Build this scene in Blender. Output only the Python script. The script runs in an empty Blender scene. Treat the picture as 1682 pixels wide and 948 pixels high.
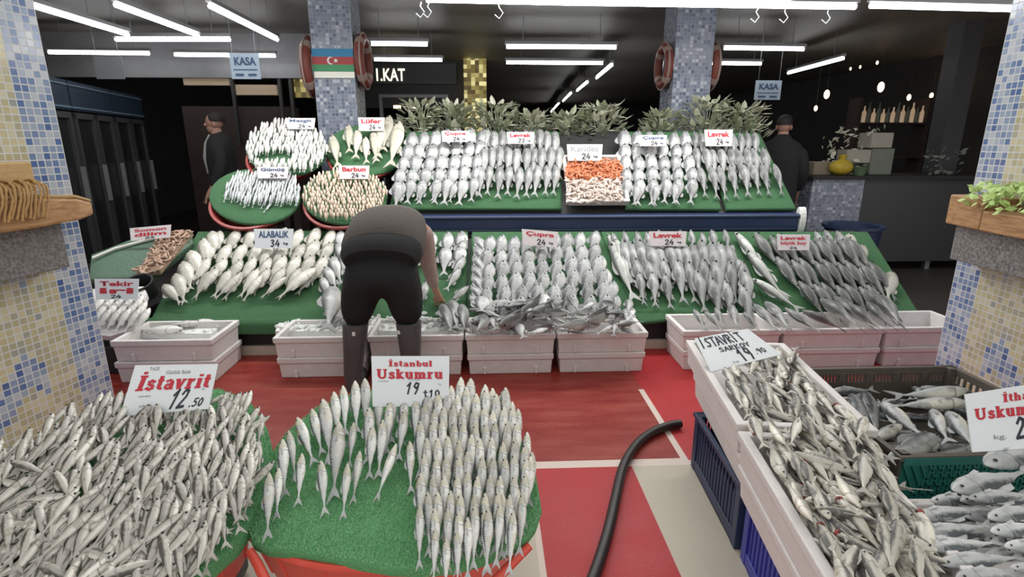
import bpy, bmesh, math, random
from mathutils import Vector, Matrix, noise
R = random.Random(7)
V = Vector
S = bpy.context.scene
COL = S.collection
# ---------------------------------------------------------------- camera
CAM = V((0, 0, 1.55)); PITCH = math.radians(15); YAW = math.radians(2.6); FPX = 900.0
cd = bpy.data.cameras.new('camera'); cam = bpy.data.objects.new('camera', cd); COL.objects.link(cam)
cam.location = CAM; cam.rotation_euler = (math.pi/2 - PITCH, 0, -YAW)
cd.sensor_width = 36; cd.lens = FPX/1682*36; cd.clip_start = .02; cd.clip_end = 200
S.camera = cam
# ---------------------------------------------------------------- exposure, sky, lamps
S.view_settings.view_transform = 'Standard'; S.view_settings.look = 'None'
S.view_settings.exposure = 0.0; S.view_settings.gamma = 1; S.view_settings.use_curve_mapping = False
W = bpy.data.worlds.new('overcast_sky'); S.world = W; W.use_nodes = True
W.node_tree.nodes['Background'].inputs[0].default_value = (1, .985, .955, 1)
W.node_tree.nodes['Background'].inputs[1].default_value = 1.0
TUBE_E = 14.0
# ---------------------------------------------------------------- photo rays (used to take positions off the photograph)
FW = V((math.sin(YAW)*math.cos(PITCH), math.cos(YAW)*math.cos(PITCH), -math.sin(PITCH)))
RT = V((math.cos(YAW), -math.sin(YAW), 0)); UP = RT.cross(FW)
def ray(px, py): return FW*FPX + RT*(px-841) - UP*(py-474)
def atY(px, py, Y): v = ray(px, py); return CAM + v*(Y/v.y)
def atZ(px, py, Z): v = ray(px, py); return CAM + v*((Z-CAM.z)/v.z)
class Plane:
    def __init__(s, p, u, v):
        s.o = V(p); s.u = V(u).normalized(); v = V(v); s.v = (v - s.u*v.dot(s.u)).normalized(); s.n = s.u.cross(s.v)
    def pt(s, px, py, h=0.0):
        r = ray(px, py); o = s.o + s.n*h
        return CAM + r*((o-CAM).dot(s.n)/r.dot(s.n))
    def mat(s, at): return Matrix.Translation(at) @ Matrix((s.u, s.v, s.n)).transposed().to_4x4()
    def at(s, a, b, h=0): return s.o + s.u*a + s.v*b + s.n*h
# ---------------------------------------------------------------- materials
def nt(name):
    m = bpy.data.materials.new(name); m.use_nodes = True; t = m.node_tree
    return m, t, t.nodes['Principled BSDF']
def N(t, typ, ins=None, **kw):
    n = t.nodes.new(typ)
    for k, v in kw.items(): setattr(n, k, v)
    for k, v in (ins or {}).items():
        if isinstance(v, bpy.types.NodeSocket): t.links.new(v, n.inputs[k])
        else: n.inputs[k].default_value = v
    return n
def MA(t, op, a, b=0.0, c=None):
    i = {0: a, 1: b}
    if c is not None: i[2] = c
    return N(t, 'ShaderNodeMath', i, operation=op).outputs[0]
def MIX(t, f, a, b, mode='MIX'):
    n = N(t, 'ShaderNodeMix', data_type='RGBA', blend_type=mode)
    for k, v in ((0, f), (6, a), (7, b)):
        if isinstance(v, bpy.types.NodeSocket): t.links.new(v, n.inputs[k])
        else: n.inputs[k].default_value = (v if k == 0 or len(v) == 4 else (*v, 1))
    return n.outputs[2]
def RAMP(t, f, stops, interp='LINEAR'):
    n = N(t, 'ShaderNodeValToRGB', {0: f}); cr = n.color_ramp; cr.interpolation = interp
    while len(cr.elements) < len(stops): cr.elements.new(.5)
    for e, (p, c) in zip(cr.elements, stops): e.position = p; e.color = (*c, 1)
    return n.outputs[0]
def simple(name, col, rough=.6, metal=0, var=.12, scale=8, bump=0, spec=.5, emit=None, es=0, coat=0):
    m, t, b = nt(name)
    tc = N(t, 'ShaderNodeTexCoord').outputs['Object']
    no = N(t, 'ShaderNodeTexNoise', {'Vector': tc, 'Scale': scale, 'Detail': 4}).outputs[0]
    c = MIX(t, no, tuple(x*(1-var) for x in col), tuple(min(1, x*(1+var)) for x in col))
    t.links.new(c, b.inputs['Base Color'])
    b.inputs['Roughness'].default_value = rough; b.inputs['Metallic'].default_value = metal
    b.inputs['Specular IOR Level'].default_value = spec; b.inputs['Coat Weight'].default_value = coat
    if bump:
        bn = N(t, 'ShaderNodeBump', {'Height': no, 'Strength': bump, 'Distance': .01}).outputs[0]
        t.links.new(bn, b.inputs['Normal'])
    if emit:
        b.inputs['Emission Color'].default_value = (*emit, 1); b.inputs['Emission Strength'].default_value = es
    return m
def L(h): # sRGB hex -> linear
    return tuple((((int(h[i:i+2], 16)/255)+.055)/1.055)**2.4 if int(h[i:i+2], 16) > 10 else int(h[i:i+2], 16)/255/12.92 for i in (0, 2, 4))
M = {}
M['foam'] = simple('white_foam', (.68, .65, .64), .75, var=.1, scale=30, bump=.15)
M['foam_edge'] = simple('foam_rim', (.78, .77, .74), .7, var=.06, scale=40)
M['turf'] = None
M['red_tub'] = simple('red_plastic', (.70, .085, .06), .35, var=.12, scale=5)
M['dark_red'] = simple('dull_red_plastic', (.22, .03, .025), .5)
M['navy'] = simple('navy_plastic', (.022, .035, .085), .45, var=.3, scale=6)
M['blue'] = simple('cobalt_plastic', (.03, .035, .30), .4)
M['beam_blue'] = simple('blue_steel', (.018, .035, .10), .35, var=.2)
M['black'] = simple('black_paint', (.012, .012, .013), .6)
M['dark'] = simple('dark_panel', (.03, .03, .031), .55)
M['charcoal'] = simple('charcoal_laminate', (.035, .038, .042), .4)
M['chrome'] = simple('brushed_steel', (.5, .5, .5), .35, metal=.8)
M['greysteel'] = simple('grey_metal', (.23, .23, .24), .45, metal=.3)
M['card'] = simple('white_card', (.74, .78, .81), .6, var=.04, scale=15)
M['card_warm'] = simple('cream_card', (.74, .74, .66), .6, var=.04, scale=15)
M['card_pink'] = simple('pinkish_white_card', (.74, .68, .69), .6, var=.05, scale=20)
M['card_blue'] = simple('pale_blue_card', (.42, .52, .62), .6, var=.05, scale=15)
M['ink_red'] = simple('red_ink', (.52, .025, .045), .6, var=.05)
M['ink'] = simple('black_ink', (.02, .025, .035), .6, var=.05)
M['ink_grey'] = simple('grey_ink', (.28, .31, .34), .6, var=.05)
M['ink_navy'] = simple('navy_ink', (.05, .10, .20), .6, var=.05)
M['rubber'] = simple('grey_rubber', (.075, .08, .082), .38, var=.2, scale=5)
M['hose'] = simple('black_rubber', (.016, .014, .013), .45)
M['trouser'] = simple('black_cloth', (.007, .007, .008), .9, var=.3, scale=20)
M['sweater'] = simple('brown_grey_wool', (.075, .064, .057), .95, var=.25, scale=60, bump=.3)
M['sleeve'] = simple('faded_pink_knit', (.36, .26, .23), .95, var=.2, scale=40, bump=.3)
M['skin'] = simple('skin', (.42, .22, .15), .5, var=.12)
M['hair'] = simple('dark_hair', (.012, .01, .009), .7)
M['coat'] = simple('dark_coat', (.012, .012, .014), .85)
M['shirt'] = simple('pale_shirt', (.4, .4, .4), .8)
M['green_net'] = simple('green_plastic', (.02, .17, .14), .45, var=.2)
M['brown_crate'] = simple('dark_brown_plastic', (.10, .085, .07), .5, var=.25)
M['leaf_light'] = simple('light_green_leaf', (.46, .62, .22), .6, var=.25, scale=20)
M['leaf'] = simple('grey_green_leaf', (.36, .39, .27), .5, var=.4, scale=9)
M['leaf2'] = simple('pale_green_leaf', (.58, .58, .47), .5, var=.35, scale=9)
M['eye'] = simple('fish_eye', (.015, .015, .018), .15)
M['tube'] = simple('tube_light', (.9, .9, .9), .5, emit=(.97, .98, 1), es=TUBE_E)
M['warm'] = simple('warm_lamp', (.9, .6, .3), .5, emit=(1, .72, .45), es=3.0)
M['warm_white'] = simple('warm_white_lamp', (.9, .8, .6), .5, emit=(1, .9, .68), es=1.6)
M['ice'] = simple('crushed_ice', (.74, .76, .74), .35, var=.15, scale=40, bump=.8)
M['yellow'] = simple('yellow_plastic', (.62, .47, .05), .5)
M['rope'] = simple('straw_rope', (.42, .25, .10), .8, var=.4, scale=60, bump=.5)
M['shrimp'] = simple('orange_shrimp', (.60, .20, .09), .4, var=.35, scale=30)
M['shrimp_pale'] = simple('pale_shellfish', (.60, .50, .44), .4, var=.3, scale=30)
M['prawn'] = simple('pinkish_prawn', (.44, .30, .22), .45, var=.4, scale=25)
M['blood'] = simple('red_gill', (.26, .035, .03), .4, var=.4)
M['buoy'] = simple('faded_red_buoy', (.17, .04, .028), .6, var=.2)
M['flag_blue'] = simple('flag_blue', (.04, .22, .40), .7, var=.05)
M['flag_red'] = simple('flag_red', (.36, .06, .06), .7, var=.05)
M['flag_green'] = simple('flag_green', (.06, .26, .12), .7, var=.05)
M['white'] = simple('white_paint', (.75, .75, .73), .6, var=.05)
M['stone'] = simple('beige_marble', (.50, .45, .38), .4, var=.1, scale=6)
M['ceiling'] = simple('dark_ceiling', (.25, .235, .205), .5, var=.12, scale=2)
M['backwall'] = simple('dark_wall', (.045, .042, .04), .7, var=.5, scale=1.3)
M['brownwall'] = simple('brown_wall', (.045, .028, .024), .7, var=.4, scale=2)
M['beige_light'] = simple('beige_wood', (.36, .27, .18), .6)
M['cyan_glass'] = simple('dark_glass', (.012, .014, .015), .35, var=.2, scale=2)
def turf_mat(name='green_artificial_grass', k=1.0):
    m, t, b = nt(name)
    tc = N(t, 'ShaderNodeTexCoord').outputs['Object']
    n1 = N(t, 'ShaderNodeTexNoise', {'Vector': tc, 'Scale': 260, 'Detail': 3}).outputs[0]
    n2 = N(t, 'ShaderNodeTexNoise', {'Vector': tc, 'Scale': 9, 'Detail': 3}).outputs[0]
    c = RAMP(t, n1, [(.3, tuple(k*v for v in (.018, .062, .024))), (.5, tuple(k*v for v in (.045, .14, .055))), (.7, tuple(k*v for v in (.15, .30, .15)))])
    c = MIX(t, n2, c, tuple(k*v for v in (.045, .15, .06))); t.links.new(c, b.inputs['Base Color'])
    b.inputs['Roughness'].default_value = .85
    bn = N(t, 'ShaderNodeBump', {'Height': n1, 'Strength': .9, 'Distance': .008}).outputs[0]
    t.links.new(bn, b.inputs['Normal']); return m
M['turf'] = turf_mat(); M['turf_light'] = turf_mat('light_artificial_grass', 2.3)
M['blade'] = simple('grass_blade', (.27, .52, .29), .7, var=.5, scale=150)
def wood_mat(name, c1, c2):
    m, t, b = nt(name)
    tc = N(t, 'ShaderNodeTexCoord').outputs['Object']
    mp = N(t, 'ShaderNodeMapping', {0: tc, 3: (6, 1.2, 9)}).outputs[0]
    w = N(t, 'ShaderNodeTexNoise', {'Vector': mp, 'Scale': 6, 'Detail': 5, 'Distortion': 1.6}).outputs[0]
    t.links.new(RAMP(t, w, [(.3, c1), (.7, c2)]), b.inputs['Base Color']); b.inputs['Roughness'].default_value = .6; return m
M['wood'] = wood_mat('pine_wood', (.30, .15, .065), (.50, .30, .14))
M['wood_light'] = wood_mat('pale_wood', (.42, .27, .11), (.55, .38, .18))
def granite_mat():
    m, t, b = nt('speckled_granite')
    tc = N(t, 'ShaderNodeTexCoord').outputs['Object']
    n = N(t, 'ShaderNodeTexNoise', {'Vector': tc, 'Scale': 75, 'Detail': 4}).outputs[0]
    n2 = N(t, 'ShaderNodeTexNoise', {'Vector': tc, 'Scale': 6, 'Detail': 3}).outputs[0]
    c = RAMP(t, n, [(.35, (.05, .05, .05)), (.5, (.20, .195, .19)), (.65, (.38, .37, .355))])
    c = MIX(t, n2, c, (.17, .165, .16)); t.links.new(c, b.inputs['Base Color']); b.inputs['Roughness'].default_value = .45; return m
M['granite'] = granite_mat()
def mosaic(name, tile, mode):
    """glass mosaic: uv in metres; u runs from the pillar's far edge"""
    m, t, b = nt(name)
    uv = N(t, 'ShaderNodeUVMap').outputs[0]
    s = N(t, 'ShaderNodeVectorMath', {0: uv, 3: 1/tile}, operation='SCALE').outputs[0]
    cell = N(t, 'ShaderNodeVectorMath', {0: s}, operation='FLOOR').outputs[0]
    fr = N(t, 'ShaderNodeVectorMath', {0: s}, operation='FRACTION').outputs[0]
    f = N(t, 'ShaderNodeSeparateXYZ', {0: fr}).outputs; c = N(t, 'ShaderNodeSeparateXYZ', {0: cell}).outputs
    g = MA(t, 'MAXIMUM', MA(t, 'LESS_THAN', f[0], .16), MA(t, 'LESS_THAN', f[1], .16))
    wn = N(t, 'ShaderNodeTexWhiteNoise', {'Vector': cell}, noise_dimensions='3D').outputs['Value']
    blue = RAMP(t, wn, [(0, L('4d6597')), (.15, L('647ca8')), (.45, L('8697b4')), (.7, L('9aa8bb')), (1, L('bcc2c8'))])
    pale = RAMP(t, wn, [(0, L('93999a')), (.08, L('aaa790')), (.45, L('b6ae8a')), (.75, L('c4bc98')), (1, L('cbc6ae'))])
    if mode == 'blue':
        col = RAMP(t, wn, [(0, L('566074')), (.35, L('737b8d')), (.8, L('868d9c')), (1, L('b6bbc3'))]); gr = L('8a8f98')
    else:
        strip = MA(t, 'LESS_THAN', c[0], 5)
        zz = MA(t, 'MULTIPLY', MA(t, 'PINGPONG', MA(t, 'ADD', c[0], 3), 7), 1.1)
        band = MA(t, 'LESS_THAN', MA(t, 'MODULO', MA(t, 'ADD', MA(t, 'ADD', c[1], zz), 4.0), 16), 4.5)
        low = MA(t, 'LESS_THAN', c[1], 36)
        sin = MA(t, 'GREATER_THAN', MA(t, 'ADD', MA(t, 'SINE', MA(t, 'MULTIPLY', c[1], .45)), MA(t, 'COSINE', MA(t, 'MULTIPLY', c[0], .5))), 1.9)
        pat = MA(t, 'MAXIMUM', MA(t, 'MULTIPLY', band, low), MA(t, 'MULTIPLY', sin, MA(t, 'SUBTRACT', 1, low)))
        pat = MA(t, 'MULTIPLY', pat, MA(t, 'GREATER_THAN', c[0], 8))
        bm = MA(t, 'MAXIMUM', strip, pat)
        col = MIX(t, bm, pale, blue); gr = L('c6cacb')
    col = MIX(t, g, col, gr); t.links.new(col, b.inputs['Base Color'])
    t.links.new(MA(t, 'ADD', MA(t, 'MULTIPLY', g, .5), .2), b.inputs['Roughness'])
    t.links.new(N(t, 'ShaderNodeBump', {'Height': MA(t, 'SUBTRACT', 1, g), 'Strength': .4, 'Distance': .002}).outputs[0], b.inputs['Normal'])
    return m
M['mosaic'] = mosaic('blue_and_sand_mosaic', .034, 'mix')
M['mosaic_blue'] = mosaic('grey_blue_mosaic', .036, 'blue')
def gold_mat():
    m, t, b = nt('gold_with_glow')
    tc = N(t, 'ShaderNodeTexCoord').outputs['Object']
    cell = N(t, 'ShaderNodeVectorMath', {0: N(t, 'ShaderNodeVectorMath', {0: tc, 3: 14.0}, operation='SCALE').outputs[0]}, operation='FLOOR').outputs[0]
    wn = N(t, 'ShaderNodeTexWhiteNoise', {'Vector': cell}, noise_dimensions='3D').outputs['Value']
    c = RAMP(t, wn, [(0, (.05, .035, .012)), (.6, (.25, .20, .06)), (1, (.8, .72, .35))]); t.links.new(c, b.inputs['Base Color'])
    t.links.new(c, b.inputs['Emission Color']); b.inputs['Emission Strength'].default_value = 1.0; return m  # warm light on the gold is put into the material as emission
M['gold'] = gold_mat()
def floor_mat():
    m, t, b = nt('painted_shop_floor')
    P = N(t, 'ShaderNodeSeparateXYZ', {0: N(t, 'ShaderNodeNewGeometry').outputs['Position']}).outputs
    X, Y = P[0], P[1]
    gp = N(t, 'ShaderNodeNewGeometry').outputs['Position']
    gt = lambda a, v: MA(t, 'GREATER_THAN', a, v)
    lt = lambda a, v: MA(t, 'LESS_THAN', a, v)
    both = lambda a, c: MA(t, 'MULTIPLY', a, c)
    nz = N(t, 'ShaderNodeTexNoise', {'Vector': gp, 'Scale': 5, 'Detail': 6}).outputs[0]
    stretched = N(t, 'ShaderNodeMapping', {0: gp, 3: (1.4, 7, 1)}).outputs[0]
    wet = N(t, 'ShaderNodeTexNoise', {'Vector': stretched, 'Scale': 1.6, 'Detail': 4}).outputs[0]
    speck = N(t, 'ShaderNodeTexNoise', {'Vector': gp, 'Scale': 130, 'Detail': 2}).outputs[0]
    red = MIX(t, nz, (.35, .020, .025), (.43, .036, .04))
    redw = RAMP(t, wet, [(.3, (.20, .016, .014)), (.48, (.25, .032, .024)), (.7, (.30, .06, .042))])
    far = gt(Y, 2.40)
    redf = MIX(t, lt(X, .99), red, redw)
    beige = MIX(t, nz, (.44, .40, .32), (.52, .48, .40))
    near = MIX(t, both(gt(X, .205), lt(X, .70)), beige, red)
    c = MIX(t, far, near, redf)
    line = MA(t, 'MAXIMUM', both(both(gt(Y, 2.36), lt(Y, 2.42)), both(gt(X, .2), lt(X, 1.0))), both(both(gt(X, .965), lt(X, 1.0)), both(gt(Y, 2.4), lt(Y, 3.22))))
    line = MA(t, 'MAXIMUM', line, both(both(gt(X, .18), lt(X, .205)), lt(Y, 2.42)))
    c = MIX(t, line, c, (.62, .53, .47))
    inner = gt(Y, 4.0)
    c = MIX(t, inner, c, (.05, .045, .04))  # gloom of the back room painted into the floor colour
    c = MIX(t, MA(t, 'MULTIPLY', gt(speck, .68), .35), c, (.55, .4, .36))
    t.links.new(c, b.inputs['Base Color'])
    b.inputs['Specular IOR Level'].default_value = .22
    t.links.new(MA(t, 'MULTIPLY_ADD', nz, .35, .25), b.inputs['Roughness'])
    t.links.new(N(t, 'ShaderNodeBump', {'Height': speck, 'Strength': .2, 'Distance': .004}).outputs[0], b.inputs['Normal'])
    return m
M['floor'] = floor_mat()
# fish skins: object z = back (+) to belly (-), x = tail 0 .. snout 1
def fishmat(name, h, back, side, belly, spots=0, stripes=0, blotch=None, head=None, rough=.36, metal=.04, attr=False):
    m, t, b = nt(name)
    tc = N(t, 'ShaderNodeAttribute', attribute_name='fishco').outputs['Vector'] if attr else N(t, 'ShaderNodeTexCoord').outputs['Object']
    s = N(t, 'ShaderNodeSeparateXYZ', {0: tc}).outputs
    z = MA(t, 'MULTIPLY_ADD', s[2], 1/h, .5)
    rnd = N(t, 'ShaderNodeAttribute', attribute_name='fishrnd').outputs['Fac'] if attr else N(t, 'ShaderNodeObjectInfo').outputs['Random']
    off = N(t, 'ShaderNodeVectorMath', {0: tc, 1: N(t, 'ShaderNodeCombineXYZ', {0: MA(t, 'MULTIPLY', rnd, 40.0)}).outputs[0]}, operation='ADD').outputs[0]
    no = N(t, 'ShaderNodeTexNoise', {'Vector': off, 'Scale': 14, 'Detail': 4}).outputs[0]
    zz = MA(t, 'ADD', z, MA(t, 'MULTIPLY', MA(t, 'SUBTRACT', no, .5), .28))
    c = RAMP(t, zz, [(.12, belly), (.42, side), (.62, side), (.78, back)])
    if stripes:
        wv = N(t, 'ShaderNodeTexWave', {'Vector': off, 'Scale': stripes, 'Distortion': 5, 'Detail': 2}, wave_type='BANDS', bands_direction='X').outputs[1]
        k = MA(t, 'MULTIPLY', MA(t, 'GREATER_THAN', wv, .55), MA(t, 'GREATER_THAN', zz, .58))
        c = MIX(t, MA(t, 'MULTIPLY', k, .75), c, tuple(x*.25 for x in back))
    if spots:
        sp = N(t, 'ShaderNodeTexNoise', {'Vector': off, 'Scale': 60, 'Detail': 2}).outputs[0]
        c = MIX(t, MA(t, 'MULTIPLY', MA(t, 'GREATER_THAN', sp, .62), spots), c, tuple(x*.5 for x in back))
    # gill line and darker head
    gx = MA(t, 'ABSOLUTE', MA(t, 'SUBTRACT', MA(t, 'ADD', s[0], MA(t, 'MULTIPLY', MA(t, 'ABSOLUTE', s[2]), .45)), .80))
    c = MIX(t, MA(t, 'MULTIPLY', MA(t, 'LESS_THAN', gx, .012), .6), c, tuple(x*.45 for x in side))
    if head:
        hm = MA(t, 'MULTIPLY', MA(t, 'GREATER_THAN', MA(t, 'ADD', s[0], MA(t, 'MULTIPLY', no, .12)), .86), .55)
        c = MIX(t, hm, c, head)
    if blotch:
        bl = N(t, 'ShaderNodeTexNoise', {'Vector': off, 'Scale': 7, 'Detail': 2}).outputs[0]
        c = MIX(t, MA(t, 'MULTIPLY', MA(t, 'GREATER_THAN', bl, .62), .5), c, blotch)
    v = MA(t, 'MULTIPLY_ADD', rnd, .36, .76)
    c = MIX(t, 1.0, c, N(t, 'ShaderNodeCombineXYZ', {0: v, 1: v, 2: v}).outputs[0], 'MULTIPLY')
    t.links.new(c, b.inputs['Base Color'])
    b.inputs['Roughness'].default_value = rough; b.inputs['Metallic'].default_value = metal
    t.links.new(N(t, 'ShaderNodeBump', {'Height': no, 'Strength': .12, 'Distance': .02}).outputs[0], b.inputs['Normal'])
    return m
# ---------------------------------------------------------------- mesh helpers
class MB:
    def __init__(s): s.v = []; s.f = []; s.m = []; s.cur = 0
    def add(s, vs, fs):
        o = len(s.v); s.v += [tuple(x) for x in vs]
        for f in fs: s.f.append([o+i for i in f]); s.m.append(s.cur)
        return s
    def prism(s, bot, top):
        n = len(bot); fs = [list(range(n))[::-1], list(range(n, 2*n))] + [[i, (i+1) % n, n+(i+1) % n, n+i] for i in range(n)]
        return s.add(list(bot)+list(top), fs)
    def box(s, c, d, mat=None):
        x, y, z = (k/2 for k in d); q = [V((-x,-y,-z)), V((x,-y,-z)), V((x,y,-z)), V((-x,y,-z))]; r = [p+V((0,0,2*z)) for p in q]
        f = (lambda p: V(c)+p) if mat is None else (lambda p: V(c)+mat@p)
        return s.prism([f(p) for p in q], [f(p) for p in r])
    def b2(s, a, b):
        a = V(a); b = V(b); return s.box((a+b)/2, tuple(abs(k) for k in (b-a)))
    def tube(s, pts, r, n=8, cap=True):
        pts = [V(p) for p in pts]; rs = r if isinstance(r, (list, tuple)) else [r]*len(pts)
        vs = []; up = None
        for i, p in enumerate(pts):
            d = (pts[min(i+1, len(pts)-1)]-pts[max(i-1, 0)]).normalized()
            if up is None: up = d.orthogonal().normalized()
            up = (up-d*up.dot(d)); up = up.normalized() if up.length > 1e-6 else d.orthogonal().normalized()
            w = d.cross(up)
            vs += [p+(up*math.cos(2*math.pi*k/n)+w*math.sin(2*math.pi*k/n))*rs[i] for k in range(n)]
        fs = [[i*n+k, i*n+(k+1) % n, (i+1)*n+(k+1) % n, (i+1)*n+k] for i in range(len(pts)-1) for k in range(n)]
        if cap: fs += [list(range(n))[::-1], list(range((len(pts)-1)*n, len(pts)*n))]
        return s.add(vs, fs)
    def lathe(s, prof, n=40, mat=Matrix(), close=False, sx=1, sy=1):
        vs = [mat@V((r*math.cos(2*math.pi*k/n)*sx, r*math.sin(2*math.pi*k/n)*sy, z)) for r, z in prof for k in range(n)]
        fs = [[i*n+k, i*n+(k+1) % n, (i+1)*n+(k+1) % n, (i+1)*n+k] for i in range(len(prof)-1) for k in range(n)]
        if close: fs += [list(range(n))[::-1], list(range((len(prof)-1)*n, len(prof)*n))]
        return s.add(vs, fs)
    def ball(s, c, r, n=8, sc=(1,1,1)):
        pr = [(max(1e-4, math.sin(math.pi*i/n)), -math.cos(math.pi*i/n)) for i in range(n+1)]
        return s.lathe(pr, n+2, Matrix.Translation(c) @ Matrix.Diagonal((r*sc[0], r*sc[1], r*sc[2], 1)))
    def mesh(s, name, mats, smooth=False):
        me = bpy.data.meshes.new(name); me.from_pydata(s.v, [], s.f)
        for m in (mats if isinstance(mats, (list, tuple)) else [mats]): me.materials.append(m)
        me.polygons.foreach_set('material_index', s.m)
        bm = bmesh.new(); bm.from_mesh(me); bmesh.ops.recalc_face_normals(bm, faces=bm.faces); bm.to_mesh(me); bm.free()
        if smooth:
            me.polygons.foreach_set('use_smooth', [True]*len(me.polygons))
            try: me.set_sharp_from_angle(angle=math.radians(50))
            except Exception: pass
        me.update(); return me
    def build(s, name, mats, parent=None, smooth=False):
        o = bpy.data.objects.new(name, s.mesh(name, mats, smooth)); COL.objects.link(o)
        if parent is not None: o.parent = parent
        return o
def bevel(o, w, seg=2):
    md = o.modifiers.new('bevel', 'BEVEL'); md.width = w; md.segments = seg; md.limit_method = 'ANGLE'; return o
def tag(o, label, cat, group=None, kind=None):
    o['label'] = label; o['category'] = cat
    if group: o['group'] = group
    if kind: o['kind'] = kind
    return o
def struct(o): o['kind'] = 'structure'; return o
def empty(name, loc, label, cat, group=None):
    o = bpy.data.objects.new(name, None); COL.objects.link(o); o.location = loc; o.empty_display_size = .05
    return tag(o, label, cat, group)
def wparent(ch, root):   # parent keeping a world-space mesh where it is
    ch.parent = root; ch.matrix_parent_inverse = root.matrix_world.inverted() if root.type != 'EMPTY' else Matrix.Translation(root.location).inverted(); return ch
def box_uv(me, org=(0,0,0)):
    uvl = me.uv_layers.new(name='UVMap')
    for p in me.polygons:
        n = p.normal; tx = V((-n.y, n.x, 0))
        for li in p.loop_indices:
            co = me.vertices[me.loops[li].vertex_index].co - V(org)
            uvl.data[li].uv = (co.x, co.y) if abs(n.z) > .7 else (abs(co.dot(tx.normalized())), co.z)
ORD = 'zeroth first second third fourth fifth sixth seventh eighth ninth tenth eleventh twelfth thirteenth fourteenth fifteenth sixteenth seventeenth eighteenth nineteenth twentieth'.split()
def nth(i): return ORD[i] if i < len(ORD) else ('twenty-' + ORD[i-20] if i < 30 else 'thirtieth')
def wm(o): return (wm(o.parent) @ o.matrix_parent_inverse if o.parent else Matrix()) @ o.matrix_basis
def WB(mb, name, mats, parent=None, smooth=False, bev=0):
    """build a mesh whose vertices are in world space; its origin goes to the middle of its base"""
    o = mb.build(name, mats, None, smooth)
    vs = [v.co for v in o.data.vertices]
    c = V(((min(v.x for v in vs)+max(v.x for v in vs))/2, (min(v.y for v in vs)+max(v.y for v in vs))/2, min(v.z for v in vs)))
    o.data.transform(Matrix.Translation(-c)); o.location = c
    if parent is not None: o.parent = parent; o.matrix_parent_inverse = wm(parent).inverted()
    if bev: bevel(o, bev)
    return o
# ================================================================ the setting
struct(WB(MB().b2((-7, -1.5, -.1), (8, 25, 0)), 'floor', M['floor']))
struct(WB(MB().b2((-7, 4.55, 3.0), (8, 25, 3.15)), 'ceiling', M['ceiling']))
struct(WB(MB().b2((-7, 24.8, 0), (8, 25, 3.0)), 'wall_back', M['backwall']))
struct(WB(MB().b2((-7.1, 2.95, 0), (-6.9, 25, 3.1)), 'wall_left', M['backwall']))
struct(WB(MB().b2((7.9, 2.95, 0), (8.1, 25, 3.1)), 'wall_right', M['backwall']))
# inner partition with the doorway to the stairs, behind the left column
mb = MB(); mb.b2((-2.6, 10.9, 0), (-2.35, 11.1, 3.0)); mb.b2((-2.35, 10.9, 2.16), (-.62, 11.1, 3.0)); mb.b2((-.62, 10.9, 0), (-.1, 11.1, 3.0))
struct(WB(mb, 'wall_inner', M['dark']))
mb = MB(); mb.b2((-1.98, 10.82, 2.34), (-.70, 10.9, 2.40)); mb.b2((-.76, 10.82, 0), (-.70, 10.9, 2.34)); mb.b2((-1.98, 10.82, 0), (-1.92, 10.9, 2.34))
struct(WB(mb, 'door_1', M['greysteel']))
# light cornice along the left part of the back room
struct(WB(MB().b2((-6.9, 8.4, 2.42), (-2.3, 8.55, 3.0)), 'trim_1', M['greysteel']))
# step under the display, with dark grooves
mb = MB(); mb.b2((-3.0, 3.93, 0), (3.6, 4.1, .07)); mb.b2((-3.0, 3.97, .085), (3.6, 4.1, .115)); mb.b2((-3.0, 3.97, .13), (3.6, 4.1, .15))
struct(WB(mb, 'trim_2', M['stone']))
struct(WB(MB().b2((-3.0, 4.0, .0), (3.6, 4.1, .22)), 'trim_3', M['black']))

def pillar(name, far, direction, length, depth, out, zt):
    """mosaic pillar: visible face runs from the far edge towards the street"""
    d = V((*direction, 0)).normalized(); o = V((*out, 0)).normalized(); F = V((*far, 0))
    me = bpy.data.meshes.new(name); a, b, c, e = F, F+d*length, F+d*length+o*depth, F+o*depth
    vs = [p+V((0,0,z)) for z in (0, zt) for p in (a, b, c, e)]
    me.from_pydata(vs, [], [(0,1,5,4), (1,2,6,5), (2,3,7,6), (3,0,4,7), (4,5,6,7), (3,2,1,0)])
    uvl = me.uv_layers.new(name='UVMap'); U = [0, length, length+depth, -depth]
    for p in me.polygons:
        for li in p.loop_indices:
            vi = me.loops[li].vertex_index; uvl.data[li].uv = (U[vi % 4] + .0007, me.vertices[vi].co.z)
    me.materials.append(M['mosaic']); ob = bpy.data.objects.new(name, me); COL.objects.link(ob)
    return struct(ob)
LD = V((-math.sin(math.radians(15)), -math.cos(math.radians(15)), 0)); RD = V((math.sin(math.radians(-4)), -math.cos(math.radians(-4)), 0))
LF = V((-2.093, 2.9, 0)); RF = V((2.638, 2.9, 0))
pillar('wall_pillar_left', LF[:2], LD[:2], 1.9, 1.2, (-1, .1), 3.2)
pillar('wall_pillar_right', RF[:2], RD[:2], 2.2, 1.2, (1, .05), 3.2)
LP = Plane(LF, -LD, (0,0,1)); RP = Plane(RF, RD, (0,0,1))   # visible faces of the pillars
LN = V((LD.y, -LD.x, 0)); LN = -LN if LN.x < 0 else LN
RN = V((RD.y, -RD.x, 0)); RN = -RN if RN.x > 0 else RN
def column(name, x0, x1, y):
    mb = MB(); mb.b2((x0, y, 0), (x1, y+.42, 3.0)); o = mb.build(name, M['mosaic_blue']); box_uv(o.data, (x0, y, 0)); return struct(o)
column('wall_column_left', -1.735, -1.325, 6.0); column('wall_column_right', 1.955, 2.355, 6.0)

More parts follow.
